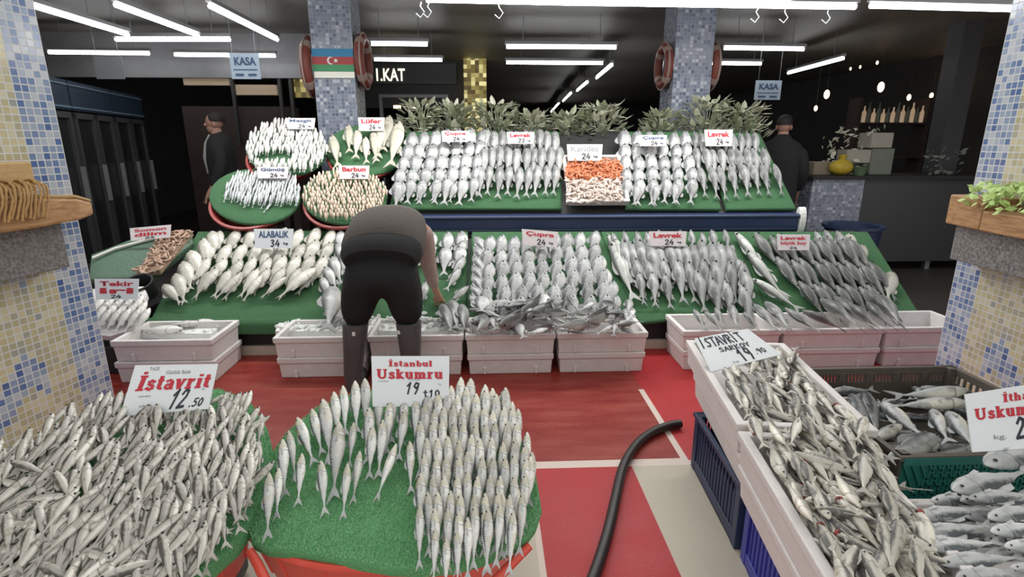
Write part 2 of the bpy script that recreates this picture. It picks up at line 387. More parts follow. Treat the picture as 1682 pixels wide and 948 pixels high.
# ================================================================ ceiling lights
def tube(p, q, label, r=.02, lift=.05):
    t = empty('ceiling_light', (V(p)+V(q))/2+V((0,0,lift)), label, 'light', 'tube lights on the dark ceiling')
    d = (V(q)-V(p)).normalized(); up = V((0,0,1))
    WB(MB().tube([p, q], r, 10), 'light_tube', M['tube'], t, True)
    rot = Matrix((d.cross(up)*-1, d, up)).transposed()
    WB(MB().box((V(p)+V(q))/2+V((0,0,.045)), (.05, (V(q)-V(p)).length+.04, .035), rot), 'light_housing', M['greysteel'], t)
    mb = MB()
    for k in (.15, .85):
        c = V(p).lerp(V(q), k); mb.tube([c+V((0,0,.06)), V((c.x, c.y, 3.0))], .004, 5)
    WB(mb, 'hanger', M['greysteel'], t)
ZT = 2.64
for (a, b, c, d, lab) in (
    (55,10,210,57,'tube light running inward, nearest the left pillar'),
    (190,8,325,58,'tube light running inward, second from the left pillar'),
    (345,10,455,65,'tube light running inward, third from the left pillar'),
    (190,65,378,65,'crosswise tube light just behind the three inward running ones'),
    (80,86,245,88,'crosswise tube light above the blank hanging card on the left'),
    (287,90,452,92,'crosswise tube light behind the left blue cashier sign'),
    (610,72,702,73,'short crosswise tube light right of the flag column, upper one'),
    (615,98,726,99,'crosswise tube light above the lit lettering, lower one'),
    (832,77,1012,78,'crosswise tube light in the middle, upper one of two'),
    (832,103,990,104,'crosswise tube light in the middle, lower one of two'),
    (1190,79,1320,81,'crosswise tube light right of the right column, upper one'),
    (1168,104,1250,105,'crosswise tube light right of the right column, lower one'),
    (1295,120,1385,96,'slanting tube light above the right cashier sign'),
    (1005,107,980,128,'nearest tube light of the row running into the dark hall'),
    (965,135,948,149,'second tube light of the row running into the dark hall'),
    (938,153,925,166,'third tube light of the row running into the dark hall'),
    (918,170,905,184,'farthest tube light of the row running into the dark hall')):
    tube(atZ(a, b, ZT), atZ(c, d, ZT), lab)
ZF = 2.62
tube(atZ(700, -1, ZF), atZ(938, 4, ZF), 'long bright tube light along the top edge, left length', .022)
tube(atZ(940, 4, ZF), atZ(1405, 11, ZF), 'long bright tube light along the top edge, middle length', .022)
tube(atZ(1430, 9, ZF), atZ(1662, 15, ZF), 'long bright tube light along the top edge, right length by the pillar', .022)
for i, (x0, x1) in enumerate(((-3.2, -1.9), (-1.75, -.45), (-.3, 1.0), (1.15, 2.45))):   # unseen row added to give overhead light on the lower display
    tube((x0, 4.75, 2.66), (x1, 4.75, 2.66), 'added unseen tube light above the display, %s from left' % nth(i+1), .022)
for i, (x0, x1) in enumerate(((-3.0, -1.0), (-.9, 1.1), (1.2, 3.2))):  # unseen area lights added to brighten the displays from above
    la = bpy.data.lights.new('added_overhead_fill', 'AREA'); la.shape = 'RECTANGLE'; la.size = x1-x0; la.size_y = .12; la.energy = 34; la.color = (1, .985, .96)
    lo = bpy.data.objects.new('added_overhead_fill', la); COL.objects.link(lo); lo.location = ((x0+x1)/2, 4.72, 2.6); lo.rotation_euler = (math.radians(-8), 0, 0)
# little wire hooks on the front rail
for i, (x, y) in enumerate(((692, 12), (706, 14), (818, 14), (1248, 18), (1290, 22), (1362, 22))):
    p = atZ(x, -1+(x-700)*12/705, ZF); k = R.uniform(-.03, .03)
    tag(WB(MB().tube([p+V((0,0,-.015)), p+V((k,0,-.05)), p+V((k+.03,0,-.09)), p+V((k,0,-.13)), p+V((k-.035,.01,-.10))], .004, 6), 'hanging_hook', M['greysteel'], None, True),
        'thin wire hook hanging from the front light rail, %s from left' % nth(i+1), 'hook', 'hooks under the front light rail')
# ================================================================ background furniture
def fridge(i, p, q, lab):
    p = V(p); q = V(q); d = (q-p).normalized(); n = V((d.y, -d.x, 0)); Lw = (q-p).length; rot = Matrix((d, -n, V((0,0,1)))).transposed()
    f = empty('display_fridge', (p+q)/2, lab, 'fridge', 'display fridges along the left wall')
    bx = lambda a0, a1, b0, b1, z0, z1, mb: mb.box(p+d*((a0+a1)/2)-n*((b0+b1)/2)+V((0,0,(z0+z1)/2)), (a1-a0, b1-b0, z1-z0), rot)
    mb = MB(); bx(0, Lw, .06, .7, 0, 2.15, mb); WB(mb, 'body', M['dark'], f)
    mb = MB(); bx(0, Lw, 0, .06, 1.86, 2.15, mb); WB(mb, 'header_panel', M['header'], f)
    mb = MB(); bx(0, Lw, -.01, 0, 1.88, 1.90, mb); bx(0, Lw, -.01, 0, 2.1, 2.115, mb); WB(mb, 'header_strip', M['header2'], f)
    k = 2
    for j in range(k):
        a0, a1 = Lw*j/k+.02, Lw*(j+1)/k-.02; mb = MB()
        bx(a0, a0+.05, 0, .06, .25, 1.84, mb); bx(a1-.05, a1, 0, .06, .25, 1.84, mb); bx(a0, a1, 0, .06, .25, .31, mb); bx(a0, a1, 0, .06, 1.78, 1.84, mb)
        dr = WB(mb, 'door', M['frame_dark'], f); mb = MB(); bx(a0+.05, a1-.05, .03, .04, .31, 1.78, mb); WB(mb, 'glass_pane', M['cyan_glass'], dr)
        mb = MB(); bx(a1-.04, a1-.02, -.04, 0, .9, 1.3, mb); WB(mb, 'door_handle', M['greysteel'], dr)
    mb = MB()
    for z in (.6, .95, 1.3): bx(.06, Lw-.06, .045, .06, z, z+.015, mb)
    WB(mb, 'shelf', M['greysteel'], f)
M['header'] = simple('blue_header', (.02, .036, .06), .4, var=.3)
M['header2'] = simple('pale_blue_strip', (.12, .18, .24), .4)
M['frame_dark'] = simple('dark_grey_frame', (.045, .045, .047), .5)
A = V((-3.95, 5.0, 0)); B = V((-4.75, 8.2, 0))
for i in range(3):
    fridge(i, A.lerp(B, i/3+.005), A.lerp(B, (i+1)/3-.005), ('dark glass door fridge with blue header nearest the left pillar', 'dark glass door fridge, middle one of the blue topped row', 'dark glass door fridge at the far end of the blue topped row')[i])
def hang_sign(name, px, Y, mat, label, cat='sign', skew=0):
    a = atY(px[0], px[1], Y); b = atY(px[2], px[3], Y); mb = MB(); mb.b2((a.x, Y, b.z), (b.x, Y+.012, a.z)); s = WB(mb, name, mat); tag(s, label, cat)
    mb = MB()
    for k in (.1, .9): mb.tube([(a.x+(b.x-a.x)*k, Y+.006, a.z), (a.x+(b.x-a.x)*k, Y+.006, 3.0)], .003, 5)
    WB(mb, 'cord', M['greysteel'], s); return s, a, b
s, a, b = hang_sign('blank_card', (152, 92, 205, 130), 6.6, M['card_grey'] if 'card_grey' in M else simple('grey_card', (.22,.23,.24), .6), 'blank grey card hanging above the left fridges')
def text_mesh(txt, size, bold=0.0, ext=.0015, shear=0):
    cu = bpy.data.curves.new('txt', 'FONT'); cu.body = txt; cu.size = size; cu.offset = bold*size; cu.extrude = ext; cu.shear = shear; cu.align_x = 'CENTER'; cu.align_y = 'CENTER'; cu.resolution_u = 3
    ob = bpy.data.objects.new('txt', cu); COL.objects.link(ob); dg = bpy.context.evaluated_depsgraph_get()
    me = bpy.data.meshes.new_from_object(ob.evaluated_get(dg)); bpy.data.objects.remove(ob); bpy.data.curves.remove(cu)
    return me
def text_on(txt, at, size, mat, parent, name='lettering', bold=.01, width=None):
    me = text_mesh(txt, size, bold); xs = [v.co.x for v in me.vertices]
    k = width/(max(xs)-min(xs)) if width and xs else 1
    me.transform(Matrix.Translation(at) @ Matrix.Rotation(math.pi/2, 4, 'X') @ Matrix.Diagonal((k, 1, 1, 1))); me.materials.clear(); me.materials.append(mat)
    o = bpy.data.objects.new(name, me); COL.objects.link(o); o.parent = parent; o.matrix_parent_inverse = wm(parent).inverted(); return o
for px, Y, lab, kk in (((376, 87, 429, 130), 6.4, 'pale blue cashier sign hanging left of the flag column', 1), ((1242, 132, 1281, 164), 7.2, 'pale blue cashier sign hanging right of the right column', .8)):
    s, a, b = hang_sign('cashier_sign', px, Y, M['card_blue'] if kk == 1 else M['card_blue2'] if 'card_blue2' in M else M['card_blue'], lab)
    w = b.x-a.x; h = a.z-b.z; c = V(((a.x+b.x)/2, Y-.003, (a.z+b.z)/2))
    text_on('KASA', c+V((0,0,h*.17)), h*.42, M['ink_navy'], s, 'lettering', .03, w*.74)
    mb = MB(); mb.box(c+V((0,0,-h*.14)), (w*.82, .004, h*.04)); mb.box(c+V((-w*.22,0,-h*.34)), (w*.28, .004, h*.10)); mb.box(c+V((w*.22,0,-h*.34)), (w*.28, .004, h*.10)); WB(mb, 'printed_bar', M['ink_navy'], s)
# gold boards with a glow in their material, lit doorway lettering
def board(name, px, Y, mat, label, cat, th=.06):
    a = atY(px[0], px[1], Y); b = atY(px[2], px[3], Y); return tag(WB(MB().b2((a.x, Y, b.z), (b.x, Y+th, min(a.z, 2.99))), name, mat), label, cat), a, b
board('gold_panel', (478, 92, 522, 160), 8.6, M['gold'], 'gold mosaic panel with painted glow behind the flag column', 'panel')
board('gold_column', (761, 96, 800, 222), 10.5, M['gold'], 'gold clad column with painted glow behind the plants', 'column', .35)
s, a, b = board('fascia_board', (612, 104, 750, 138), 10.8, M['charcoal'], 'dark fascia board with lit lettering over the inner doorway', 'sign')
c = atY(640, 124, 10.78)
text_on('1.KAT', c, .30, M['warm_white'], s, 'lit_lettering', .015, .52)
for i, x in enumerate((652, 676)):
    a = atY(x-6, 173, 10.6); b = atY(x+6, 178, 10.6); w = tag(WB(MB().b2((a.x, 10.6, b.z), (b.x, 10.64, a.z)), 'wall_lamp', M['warm']), 'small warm lamp glowing inside the dark doorway, %s one' % ('left', 'right')[i], 'lamp', 'warm lamps in the doorway')
    WB(MB().b2((a.x+.03, 10.64, a.z-.02), (b.x-.03, 10.84, a.z+.02)), 'lamp_bracket', M['dark'], w)
# shelf wall on the left, warm light put into its boards as glow
r = empty('glow_shelf', (-3.1, 8.6, 0), 'long back shelf with boards painted with warm glow behind the dark dressed shopper', 'shelf')
mb = MB()
for px in ((298, 112, 476, 122), (300, 127, 376, 140), (380, 139, 455, 156)):
    a = atY(px[0], px[1], 8.5); b = atY(px[2], px[3], 8.5); mb.b2((a.x, 8.5, b.z), (b.x, 8.56, a.z))
WB(mb, 'glow_board', simple('warm_board', (.30, .23, .16), .6, emit=(.5, .38, .25), es=.25), r)
a = atY(296, 160, 8.6); b = atY(476, 175, 8.6); WB(MB().b2((a.x, 8.6, 0), (b.x, 9.0, b.z)), 'cabinet', M['brownwall'], r)
mb = MB()
for x in (378, 456, 474): a = atY(x, 100, 8.48); mb.b2((a.x-.02, 8.44, 1.5), (a.x+.02, 8.5, 2.75))
WB(mb, 'upright', M['dark'], r)
# lifebuoys hung on the sides of both columns
def buoy(px, py0, py1, Y, side, lab):
    a = atY(px, py0, Y); b = atY(px, py1, Y); Rr = (a.z-b.z)/2; c = (a+b)/2; mb = MB(); rr = Rr*.19; c.x = (-1.735, -1.325, 1.955, 2.355)[{503: 0, 597: 1, 1092: 2, 1184: 3}[px]]+side*rr*1.12
    ns, nr = 36, 10; vs = []
    for i in range(ns):
        t = 2*math.pi*i/ns; ce = V((0, math.cos(t), math.sin(t)))*(Rr-rr)
        for k in range(nr):
            u = 2*math.pi*k/nr; vs.append(c+ce+V((0, math.cos(t), math.sin(t)))*rr*math.cos(u)+V((1,0,0))*rr*1.0*math.sin(u))
    fs = [[i*nr+k, ((i+1) % ns)*nr+k, ((i+1) % ns)*nr+(k+1) % nr, i*nr+(k+1) % nr] for i in range(ns) for k in range(nr)]
    mb.add(vs, fs); o = tag(WB(mb, 'lifebuoy', M['buoy'], None, True), lab, 'lifebuoy', 'lifebuoys hung on the mosaic columns')
    for t0 in (.785, 2.356, 3.927, 5.498):
        b2 = MB(); b2.tube([c+V((0, math.cos(t0+s*.16), math.sin(t0+s*.16)))*(Rr-rr) for s in (-1, 0, 1)], rr*1.06, 10); WB(b2, 'band', M['buoy_band'], o, True)
    g = MB(); g.tube([c+V((side*rr*.3, math.cos(t), math.sin(t)))*1+V((0, math.cos(t), math.sin(t)))*(Rr*1.02-1) for t in [2*math.pi*k/40 for k in range(41)]], .010, 5); WB(g, 'grab_rope', M['buoy_band'], o, True)
M['buoy_band'] = simple('faded_white_band', (.30, .22, .19), .6)
buoy(503, 60, 160, 6.2, -1, 'faded red lifebuoy on the left side of the flag column')
buoy(597, 55, 146, 6.2, 1, 'faded red lifebuoy on the right side of the flag column')
buoy(1092, 70, 147, 6.2, -1, 'faded red lifebuoy on the left side of the right column')
buoy(1184, 70, 150, 6.2, 1, 'faded red lifebuoy on the right side of the right column')
# flag and paper on the left column
f = empty('flag', atY(547, 120, 5.98), 'blue, red and green striped flag on the left mosaic column', 'flag')
zs = [atY(547, y, 5.98).z for y in (80, 93, 106, 117)]; xa, xb = -1.735, -1.325
for i, k in enumerate(('flag_blue', 'flag_red', 'flag_green')): WB(MB().b2((xa, 5.985, zs[i+1]), (xb, 5.998, zs[i])), ('blue_stripe', 'red_stripe', 'green_stripe')[i], M[k], f)
c = V(((xa+xb)/2-.02, 5.98, (zs[1]+zs[2])/2)); mb = MB(); pts = []
n = 16; r1 = .036
arc = [c+V((r1*math.cos(t), 0, r1*math.sin(t))) for t in [math.radians(45+270*k/n) for k in range(n+1)]]; arc2 = [c+V((.010, 0, 0))+V((.029*math.cos(t), 0, .029*math.sin(t))) for t in [math.radians(45+270*k/n) for k in range(n+1)]]
mb.add(arc+arc2, [[i, i+1, n+2+i, n+1+i] for i in range(n)]); sc = c+V((.05, 0, 0))
st = [sc+V((math.cos(math.pi*k/8), 0, math.sin(math.pi*k/8)))*(.022 if k % 2 == 0 else .012) for k in range(16)]; mb.add(st, [list(range(16))]); WB(mb, 'crescent_and_star', M['white'], f)
z0, z1 = atY(547, 117.5, 5.98).z, atY(547, 128, 5.98).z
tag(WB(MB().b2((xa+.01, 5.985, z1), (xb, 5.998, z0)), 'paper_strip', M['card_warm']), 'blank pale paper strip stuck just below the flag', 'paper')
# right-hand counter, block of goods, dark upright post
ct = empty('service_counter', (4.0, 6.4, 0), 'dark counter with a blue mosaic front corner on the right', 'counter')
a = atY(1335, 300, 6.4); b = atY(1420, 300, 6.4); e_ = atY(1597, 300, 6.4)
mb = MB(); mb.b2((a.x, 6.4, 0), (b.x, 7.0, 1.12)); o = mb.build('mosaic_end', M['mosaic_blue']); box_uv(o.data, (a.x, 6.4, 0)); o.parent = ct; o.matrix_parent_inverse = wm(ct).inverted()
WB(MB().b2((b.x, 6.42, .12), (e_.x+.5, 7.0, 1.12)), 'front_panel', M['charcoal'], ct)
WB(MB().b2((a.x-.03, 6.36, 1.12), (e_.x+.5, 7.05, 1.16)), 'counter_top', M['black'], ct)
mb = MB()
for x in (b.x+.1, e_.x-.3): mb.b2((x, 6.5, 0), (x+.06, 6.56, .12))
WB(mb, 'foot', M['greysteel'], ct)
# goods on the counter
def cb(px, Y, th, name, mat, lab, cat, grp=None):
    a = atY(px[0], px[1], Y); b = atY(px[2], px[3], Y); o = WB(MB().b2((a.x, Y, 1.16 if px[3] > 285 else b.z), (b.x, Y+th, a.z)), name, mat, None, False, .008); return tag(o, lab, cat, grp)
M['carton'] = simple('pale_carton', (.34, .32, .27), .7); M['carton2'] = simple('grey_green_carton', (.16, .18, .15), .7); M['yel2'] = simple('yellow_bag', (.45, .33, .03), .55, var=.3, scale=20, bump=.5)
cb((1434, 218, 1465, 243), 6.6, .25, 'carton_box', M['carton'], 'small pale carton on top of the counter heap', 'box')
cb((1434, 244, 1462, 294), 6.62, .3, 'carton_box', M['carton2'], 'grey green crate under the pale carton on the counter', 'box')
cb((1392, 246, 1433, 268), 6.64, .2, 'tray_box', M['carton'], 'flat pale tray leaning in the counter heap behind the yellow bag', 'tray')
cb((1338, 266, 1368, 294), 6.6, .2, 'carton_box', simple('brown_carton', (.22, .18, .13), .7), 'brownish box at the left end of the counter', 'box')
a = atY(1368, 262, 6.5); b = atY(1402, 294, 6.5); mb = MB(); mb.ball(V(((a.x+b.x)/2, 6.55, (a.z+1.16)/2)), 1, 10, ((b.x-a.x)/2, .1, (a.z-1.16)/2)); mb.tube([V(((a.x+b.x)/2, 6.55, a.z-.01)), V(((a.x+b.x)/2+.01, 6.55, a.z+.05))], [.035, .05], 8)
tag(WB(mb, 'plastic_bag', M['yel2'], None, True), 'bright yellow plastic bag on the right counter', 'bag')
a = atY(1402, 279, 6.48); b = atY(1424, 294, 6.48); mb = MB(); mb.lathe([(.001,0),(.055,0),(.08,.09),(.085,.1),(.075,.1),(.05,.01),(.001,.01)], 20, Matrix.Translation(((a.x+b.x)/2, 6.5, 1.16)))
tag(WB(mb, 'bowl', simple('green_bowl', (.10, .16, .09), .4), None, True), 'dull green bowl right of the yellow bag', 'bowl')
def fan(name, c, n, mat, sx, sy, sz, label, cat):
    mb = MB()
    for i in range(n):
        p = V(c)+V((R.uniform(-sx, sx), R.uniform(-sy, sy), R.uniform(0, sz))); d = V((R.uniform(-1, 1), R.uniform(-1, .3), R.uniform(-.2, 1))).normalized(); l = R.uniform(.05, .1); w = d.orthogonal().normalized()*l*.3; k = w.cross(d)*.25
        mb.add([p, p+d*l*.5+w+k, p+d*l, p+d*l*.5-w+k, p+d*l*.5-k], [[0,1,4], [1,2,4], [2,3,4], [3,0,4], [0,3,2,1]])
    return tag(WB(mb, name, mat, None), label, cat)
c = atY(1400, 240, 6.75); fan('leafy_heap', (c.x, 6.75, 1.16), 130, M['leaf2'], .35, .1, .55, 'pile of pale leafy greens heaped behind the yellow bag', 'greens')['kind'] = 'stuff'
c = atY(1547, 268, 6.6); fan('leafy_bundle', (c.x, 6.6, 1.16), 50, M['carton2'], .2, .08, .28, 'tangled pale bundle at the right end of the counter', 'bundle')['kind'] = 'stuff'
a = atY(1572, 110, 7.15); struct(WB(MB().b2((a.x, 7.15, 0), (a.x+.26, 7.4, 3.0)), 'wall_post', M['postgrey'] if 'postgrey' in M else simple('grey_post', (.06,.06,.065), .6)))
# warm lamps and bottles glinting in the dark behind the counter
for i, (x, y, h) in enumerate(((1358, 155, 14), (1340, 178, 9), (1447, 143, 16), (1560, 124, 20), (1530, 157, 9), (1441, 103, 6), (1413, 110, 5), (1397, 113, 5), (1493, 160, 10))):
    p = atY(x, y, 9.5); r = h*.5/95; mb = MB(); mb.ball(p, r, 8, (.6, .6, 1)); l = tag(WB(mb, 'pendant_lamp', M['glint'] if 'glint' in M else M['warm'], None, True), 'small warm lamp glinting behind the right counter, %s from left' % nth(sorted([1358,1340,1447,1560,1530,1441,1413,1397,1493]).index(x)+1), 'lamp', 'warm lamps in the dark right hall')
    WB(MB().tube([p+V((0,0,r)), V((p.x, p.y, 3.0))], .004, 5), 'cord', M['black'], l)
s = empty('bottle_shelf', atY(1455, 200, 9.5), 'dark back shelf carrying glinting bottles behind the right counter', 'shelf')
a = atY(1395, 202, 9.6); b = atY(1505, 205, 9.6); mb = MB()
for z in (a.z, a.z-.55): mb.b2((a.x, 9.3, z-.03), (b.x, 9.7, z))
WB(mb, 'board', M['brownwall'], s)
for x in (a.x, b.x): WB(MB().b2((x-.03, 9.35, 0), (x+.03, 9.65, a.z+.4)), 'side_panel', M['brownwall'], s)
M['bottle'] = simple('amber_glass_with_glow', (.45, .32, .20), .12, var=.5, scale=5, emit=(1, .7, .45), es=.25)  # warm glint put into the glass as faint emission
for i in range(14):
    x = a.x+.05+(b.x-a.x-.1)*i/13; mb = MB(); h = R.uniform(.22, .34); mb.lathe([(.001,0),(.032,0),(.034,h*.6),(.012,h*.78),(.012,h),(.001,h)], 10, Matrix.Translation((x, 9.45, a.z)))
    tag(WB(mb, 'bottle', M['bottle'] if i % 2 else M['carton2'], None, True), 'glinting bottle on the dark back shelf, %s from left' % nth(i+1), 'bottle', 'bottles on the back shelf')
# blue round tub behind the lower display, right
c = atY(1395, 400, 5.4); mb = MB(); mb.lathe([(.001,0),(.22,0),(.26,.55),(.29,.56),(.29,.59),(.24,.58),(.2,.05),(.001,.05)], 32, Matrix.Translation((c.x+.08, 5.5, .13)))
tag(WB(mb, 'round_tub', M['navy'], None, True), 'dark blue round tub behind the right end of the lower display', 'tub')
mb = MB(); mb.b2((c.x-.17, 5.25, 0), (c.x+.33, 5.75, .13)); tag(WB(mb, 'low_stool', M['black'], None, False, .01), 'low black stand under the blue round tub', 'stand')
# ================================================================ display stands
LOW = Plane((0, 3.90, .265), (1,0,0), (0, .90, .53))     # sloping top of the lower display
UPP = Plane((0, 4.85, .965), (1,0,0), (0, .80, .69))     # sloping top of the upper display
xa, xb = LOW.pt(250, 520, 0).x, LOW.pt(1515, 515, 0).x
st = empty('display_stand', ((xa+xb)/2, 4.3, 0), 'long sloping lower fish stand with shade painted black beneath on a stone step', 'stand')
mb = MB(); mb.b2((xa+.05, 3.96, .02), (xb-.05, 4.75, .22)); WB(mb, 'shade_filler', M['black'], st)  # black box added so the space under the deck looks shaded
mb = MB(); q = [LOW.at(x, b, -.05) for x, b in ((xa, 0), (xb, 0), (xb, 1.07), (xa, 1.07))]; mb.prism([p-LOW.n*.03 for p in q], q); WB(mb, 'sloping_deck', M['dark'], st)
mb = MB(); mb.b2((xa, 4.78, .2), (xb, 4.84, .76)); WB(mb, 'back_board', M['black'], st)
ua, ub = UPP.pt(640, 345, 0).x, UPP.pt(1312, 348, 0).x
su = empty('display_shelf', ((ua+ub)/2, 5.2, 0), 'upper fish shelf with dark blue front beam and white right end cap', 'shelf')
mb = MB(); mb.b2((ua, 4.80, .80), (ub, 4.87, .93)); o = WB(mb, 'front_beam', M['beam_blue'], su, False, .012)
mb = MB(); mb.tube([V((ua, 4.83, .79)), V((ub, 4.83, .79))], .03, 12); mb.tube([V((ua, 4.80, .905)), V((ub, 4.80, .905))], .018, 10); WB(mb, 'beam_rail', M['navy'], su, True)
mb = MB(); pr = []
cc = V((ub+.03, 4.83, .86))
for i in range(20):
    t = math.pi*2*i/20; pr.append(cc+V((0, math.cos(t)*.05, math.sin(t)*.125)))
mb.prism([p-V((.03,0,0)) for p in pr], [p+V((.03,0,0)) for p in pr]); WB(mb, 'end_cap', M['white'], su, False, .012)
mb = MB(); q = [UPP.at(x, b, -.05) for x, b in ((ua, 0), (ub, 0), (ub, 1.1), (ua, 1.1))]; mb.prism([p-UPP.n*.03 for p in q], q); WB(mb, 'sloping_deck', M['dark'], su)
mb = MB(); mb.b2((ua+.1, 4.95, 0), (ub-.1, 5.6, .78)); WB(mb, 'dark_base', M['black'], su)  # black box standing in for the shade under the upper shelf
def mat_poly(name, plane, poly, label, h=0.0, th=.035, blades=0, dome=0, cat='grass mat', bl=.012):
    """turf mat with its outline given in photo pixels, laid on a plane"""
    P = [plane.pt(x, y, h) for x, y in poly]; n = len(P); c = sum(P, V())/n; mb = MB()
    rings = [(1.0, -th), (1.01, -th*.4), (1.0, -.004), (.97, 0.0)] + [(k, 0) for k in (.8, .6, .4, .2)]
    vs = []
    for k, z in rings: vs += [c+(p-c)*k+plane.n*(z+dome*(1-k*k)) for p in P]
    vs.append(c+plane.n*dome); fs = []
    for i in range(len(rings)-1): fs += [[i*n+j, i*n+(j+1) % n, (i+1)*n+(j+1) % n, (i+1)*n+j] for j in range(n)]
    e = (len(rings)-1)*n; fs += [[e+j, e+(j+1) % n, e+n] for j in range(n)]; fs.append(list(range(n))[::-1]); mb.add(vs, fs)
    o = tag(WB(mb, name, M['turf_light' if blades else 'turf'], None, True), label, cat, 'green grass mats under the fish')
    if blades:
        g = MB(); tot = 0; tri = [((P[i]-c).cross(P[(i+1) % n]-c).length, i) for i in range(n)]; A = sum(a for a, _ in tri)
        for a, i in tri:
            for _ in range(int(blades*a/A)):
                u, v = math.sqrt(R.random()), R.random(); k = u
                p = c+(P[i]-c)*u*(1-v)+(P[(i+1) % n]-c)*u*v+plane.n*(dome*(1-k*k)-.002)
                d = plane.u*R.uniform(-1, 1)+plane.v*R.uniform(-1, 1)+plane.n*1.3; d.normalize(); s = plane.u*R.uniform(-1, 1)+plane.v*R.uniform(-1, 1); s = s.normalized()*.0016
                g.add([p-s, p+s, p+d*bl], [[0, 1, 2]])
        b = WB(g, 'grass_blades', M['blade'], o); b['kind'] = 'stuff'
    return o
def poly_strip(tl, tr, br, bl): return [tl, ((tl[0]+tr[0])/2, (tl[1]+tr[1])/2), tr, ((tr[0]+br[0])/2, (tr[1]+br[1])/2), br, ((bl[0]+br[0])/2, (bl[1]+br[1])/2), bl, ((tl[0]+bl[0])/2, (tl[1]+bl[1])/2)]
for lab, q in (('first lower grass mat from the left, under the trout', ((325,380),(553,378),(545,528),(245,528))),
               ('second lower grass mat from the left, behind the bending worker', ((556,378),(768,378),(765,520),(547,528))),
               ('third lower grass mat from the left, under the bream', ((776,380),(985,380),(1046,520),(768,520))),
               ('fourth lower grass mat from the left, under the slim sea bass', ((988,380),(1206,380),(1258,505),(1048,530))),
               ('fifth lower grass mat at the right end, under the big sea bass', ((1208,380),(1425,380),(1512,517),(1262,510)))):
    mat_poly('grass_mat', LOW, poly_strip(*q), lab)
def lip(x0, x1, y0, y1, lab): # turf rolled over the front edge of the stand
    a = LOW.pt(x0, y0, .005); b = LOW.pt(x1, y0, .005); dz = .09*(y1-y0)/25; mb = MB(); n = 10
    for p, q in (((a, b),)): pass
    prof = [(0, 0), (-.03, -.012), (-.05, -.04), (-.055, -dz)]; vs = []
    for dy, z in prof: vs += [V((a.x, a.y+dy, a.z+z)), V((b.x, b.y+dy, b.z+z))]
    for dy, z in prof[::-1]: vs += [V((a.x, a.y+dy+.02, a.z+z-.012)), V((b.x, b.y+dy+.02, b.z+z-.012))]
    k = len(prof)*2; mb.add(vs, [[2*i, 2*i+1, (2*i+3) % (2*k), (2*i+2) % (2*k)] for i in range(k)] + [[2*i for i in range(k)][::-1], [2*i+1 for i in range(k)]])
    tag(WB(mb, 'grass_mat_flap', M['turf'], None, True), lab, 'grass mat', 'green grass mats under the fish')
lip(242, 548, 522, 552, 'grass mat flap hanging over the stand front, behind the left foam boxes')
lip(1040, 1135, 505, 532, 'grass mat flap hanging over the stand front, in the gap between foam boxes')
for lab, q in (('upper grass mat under the left block of bream and bass', ((668,216),(918,216),(922,342),(640,342))),
               ('upper grass mat right of the shellfish box, under bream', ((1022,216),(1150,216),(1185,343),(1028,342))),
               ('upper grass mat at the right end of the upper shelf, under bass', ((1153,216),(1247,218),(1308,342),(1194,343)))):
    mat_poly('grass_mat', UPP, poly_strip(*q), lab)
# ================================================================ fish
def fish_mesh(name, h, w, mats, n=12, m=12, peak=.58, tail=.2, fins=True, eyes=True, fork=.55, bend=0.0, blunt=.16, belly=.0, fat=1.0):
    """unit fish along +x, tail tip at 0, snout at 1; +z is the back"""
    mb = MB(); x0 = .15; cp = [(0, .15), (.10, .20), (.28, .52*fat), (.48, .88), (peak, 1.0), (.76, .90), (.88, .66), (.95, .42), (1, blunt)]
    def H(t):
        for (a, ya), (b, yb) in zip(cp, cp[1:]):
            if t <= b: k = (t-a)/(b-a); k = k*k*(3-2*k); return ya+(yb-ya)*k
        return blunt
    def bz(x): return bend*math.sin(x*math.pi)
    vs = []; st = [i/(n-1) for i in range(n)]
    for t in st:
        x = x0+(1-x0)*t; hh = H(t)*h/2; ww = (H(t)*.85+.15*H(t)**2)*w/2*(.75 if t < .15 else 1); zc = -belly*h*H(t)*.25
        for k in range(m):
            a = 2*math.pi*k/m; cz = math.sin(a); vs.append(V((x, ww*math.cos(a)*(1-.12*max(0, cz)), zc+hh*cz))+V((0, bz(x), 0)))
    fs = [[i*m+k, i*m+(k+1) % m, (i+1)*m+(k+1) % m, (i+1)*m+k] for i in range(n-1) for k in range(m)] + [list(range(m))[::-1], list(range((n-1)*m, n*m))]
    mb.add(vs, fs)
    def fin(out, y0, th=.006, mi=1):
        a = [V((x, y0+bz(x)-th, z)) for x, z in out]; b = [V((x, y0+bz(x)+th, z)) for x, z in out]; q = mb.cur; mb.cur = mi; mb.prism(a, b); mb.cur = q
    tailo = [(x0+.03, .055*h), (.09, .16*tail*2), (0, .5*tail), (.05, .2*tail), (x0*fork, 0), (.05, -.2*tail), (0, -.5*tail), (.09, -.16*tail*2), (x0+.03, -.055*h)]
    top = [(.46, .38*h), (.50, .60*h), (.58, .66*h), (.70, .50*h), (.74, .40*h)]; bot = [(.30, -.25*h), (.32, -.46*h), (.42, -.52*h), (.47, -.38*h)]
    P = {}
    if fins: fin(tailo, 0); fin(top, 0, .005); fin(bot, 0, .005)
    if eyes:
        mb.cur = 2
        for s in (-1, 1): mb.ball(V((.935, s*w*.30+bz(.935), h*.07)), .018+.03*h*.35, 6, (1, .6, 1))
        mb.cur = 0
    return mb.mesh(name, mats, True)
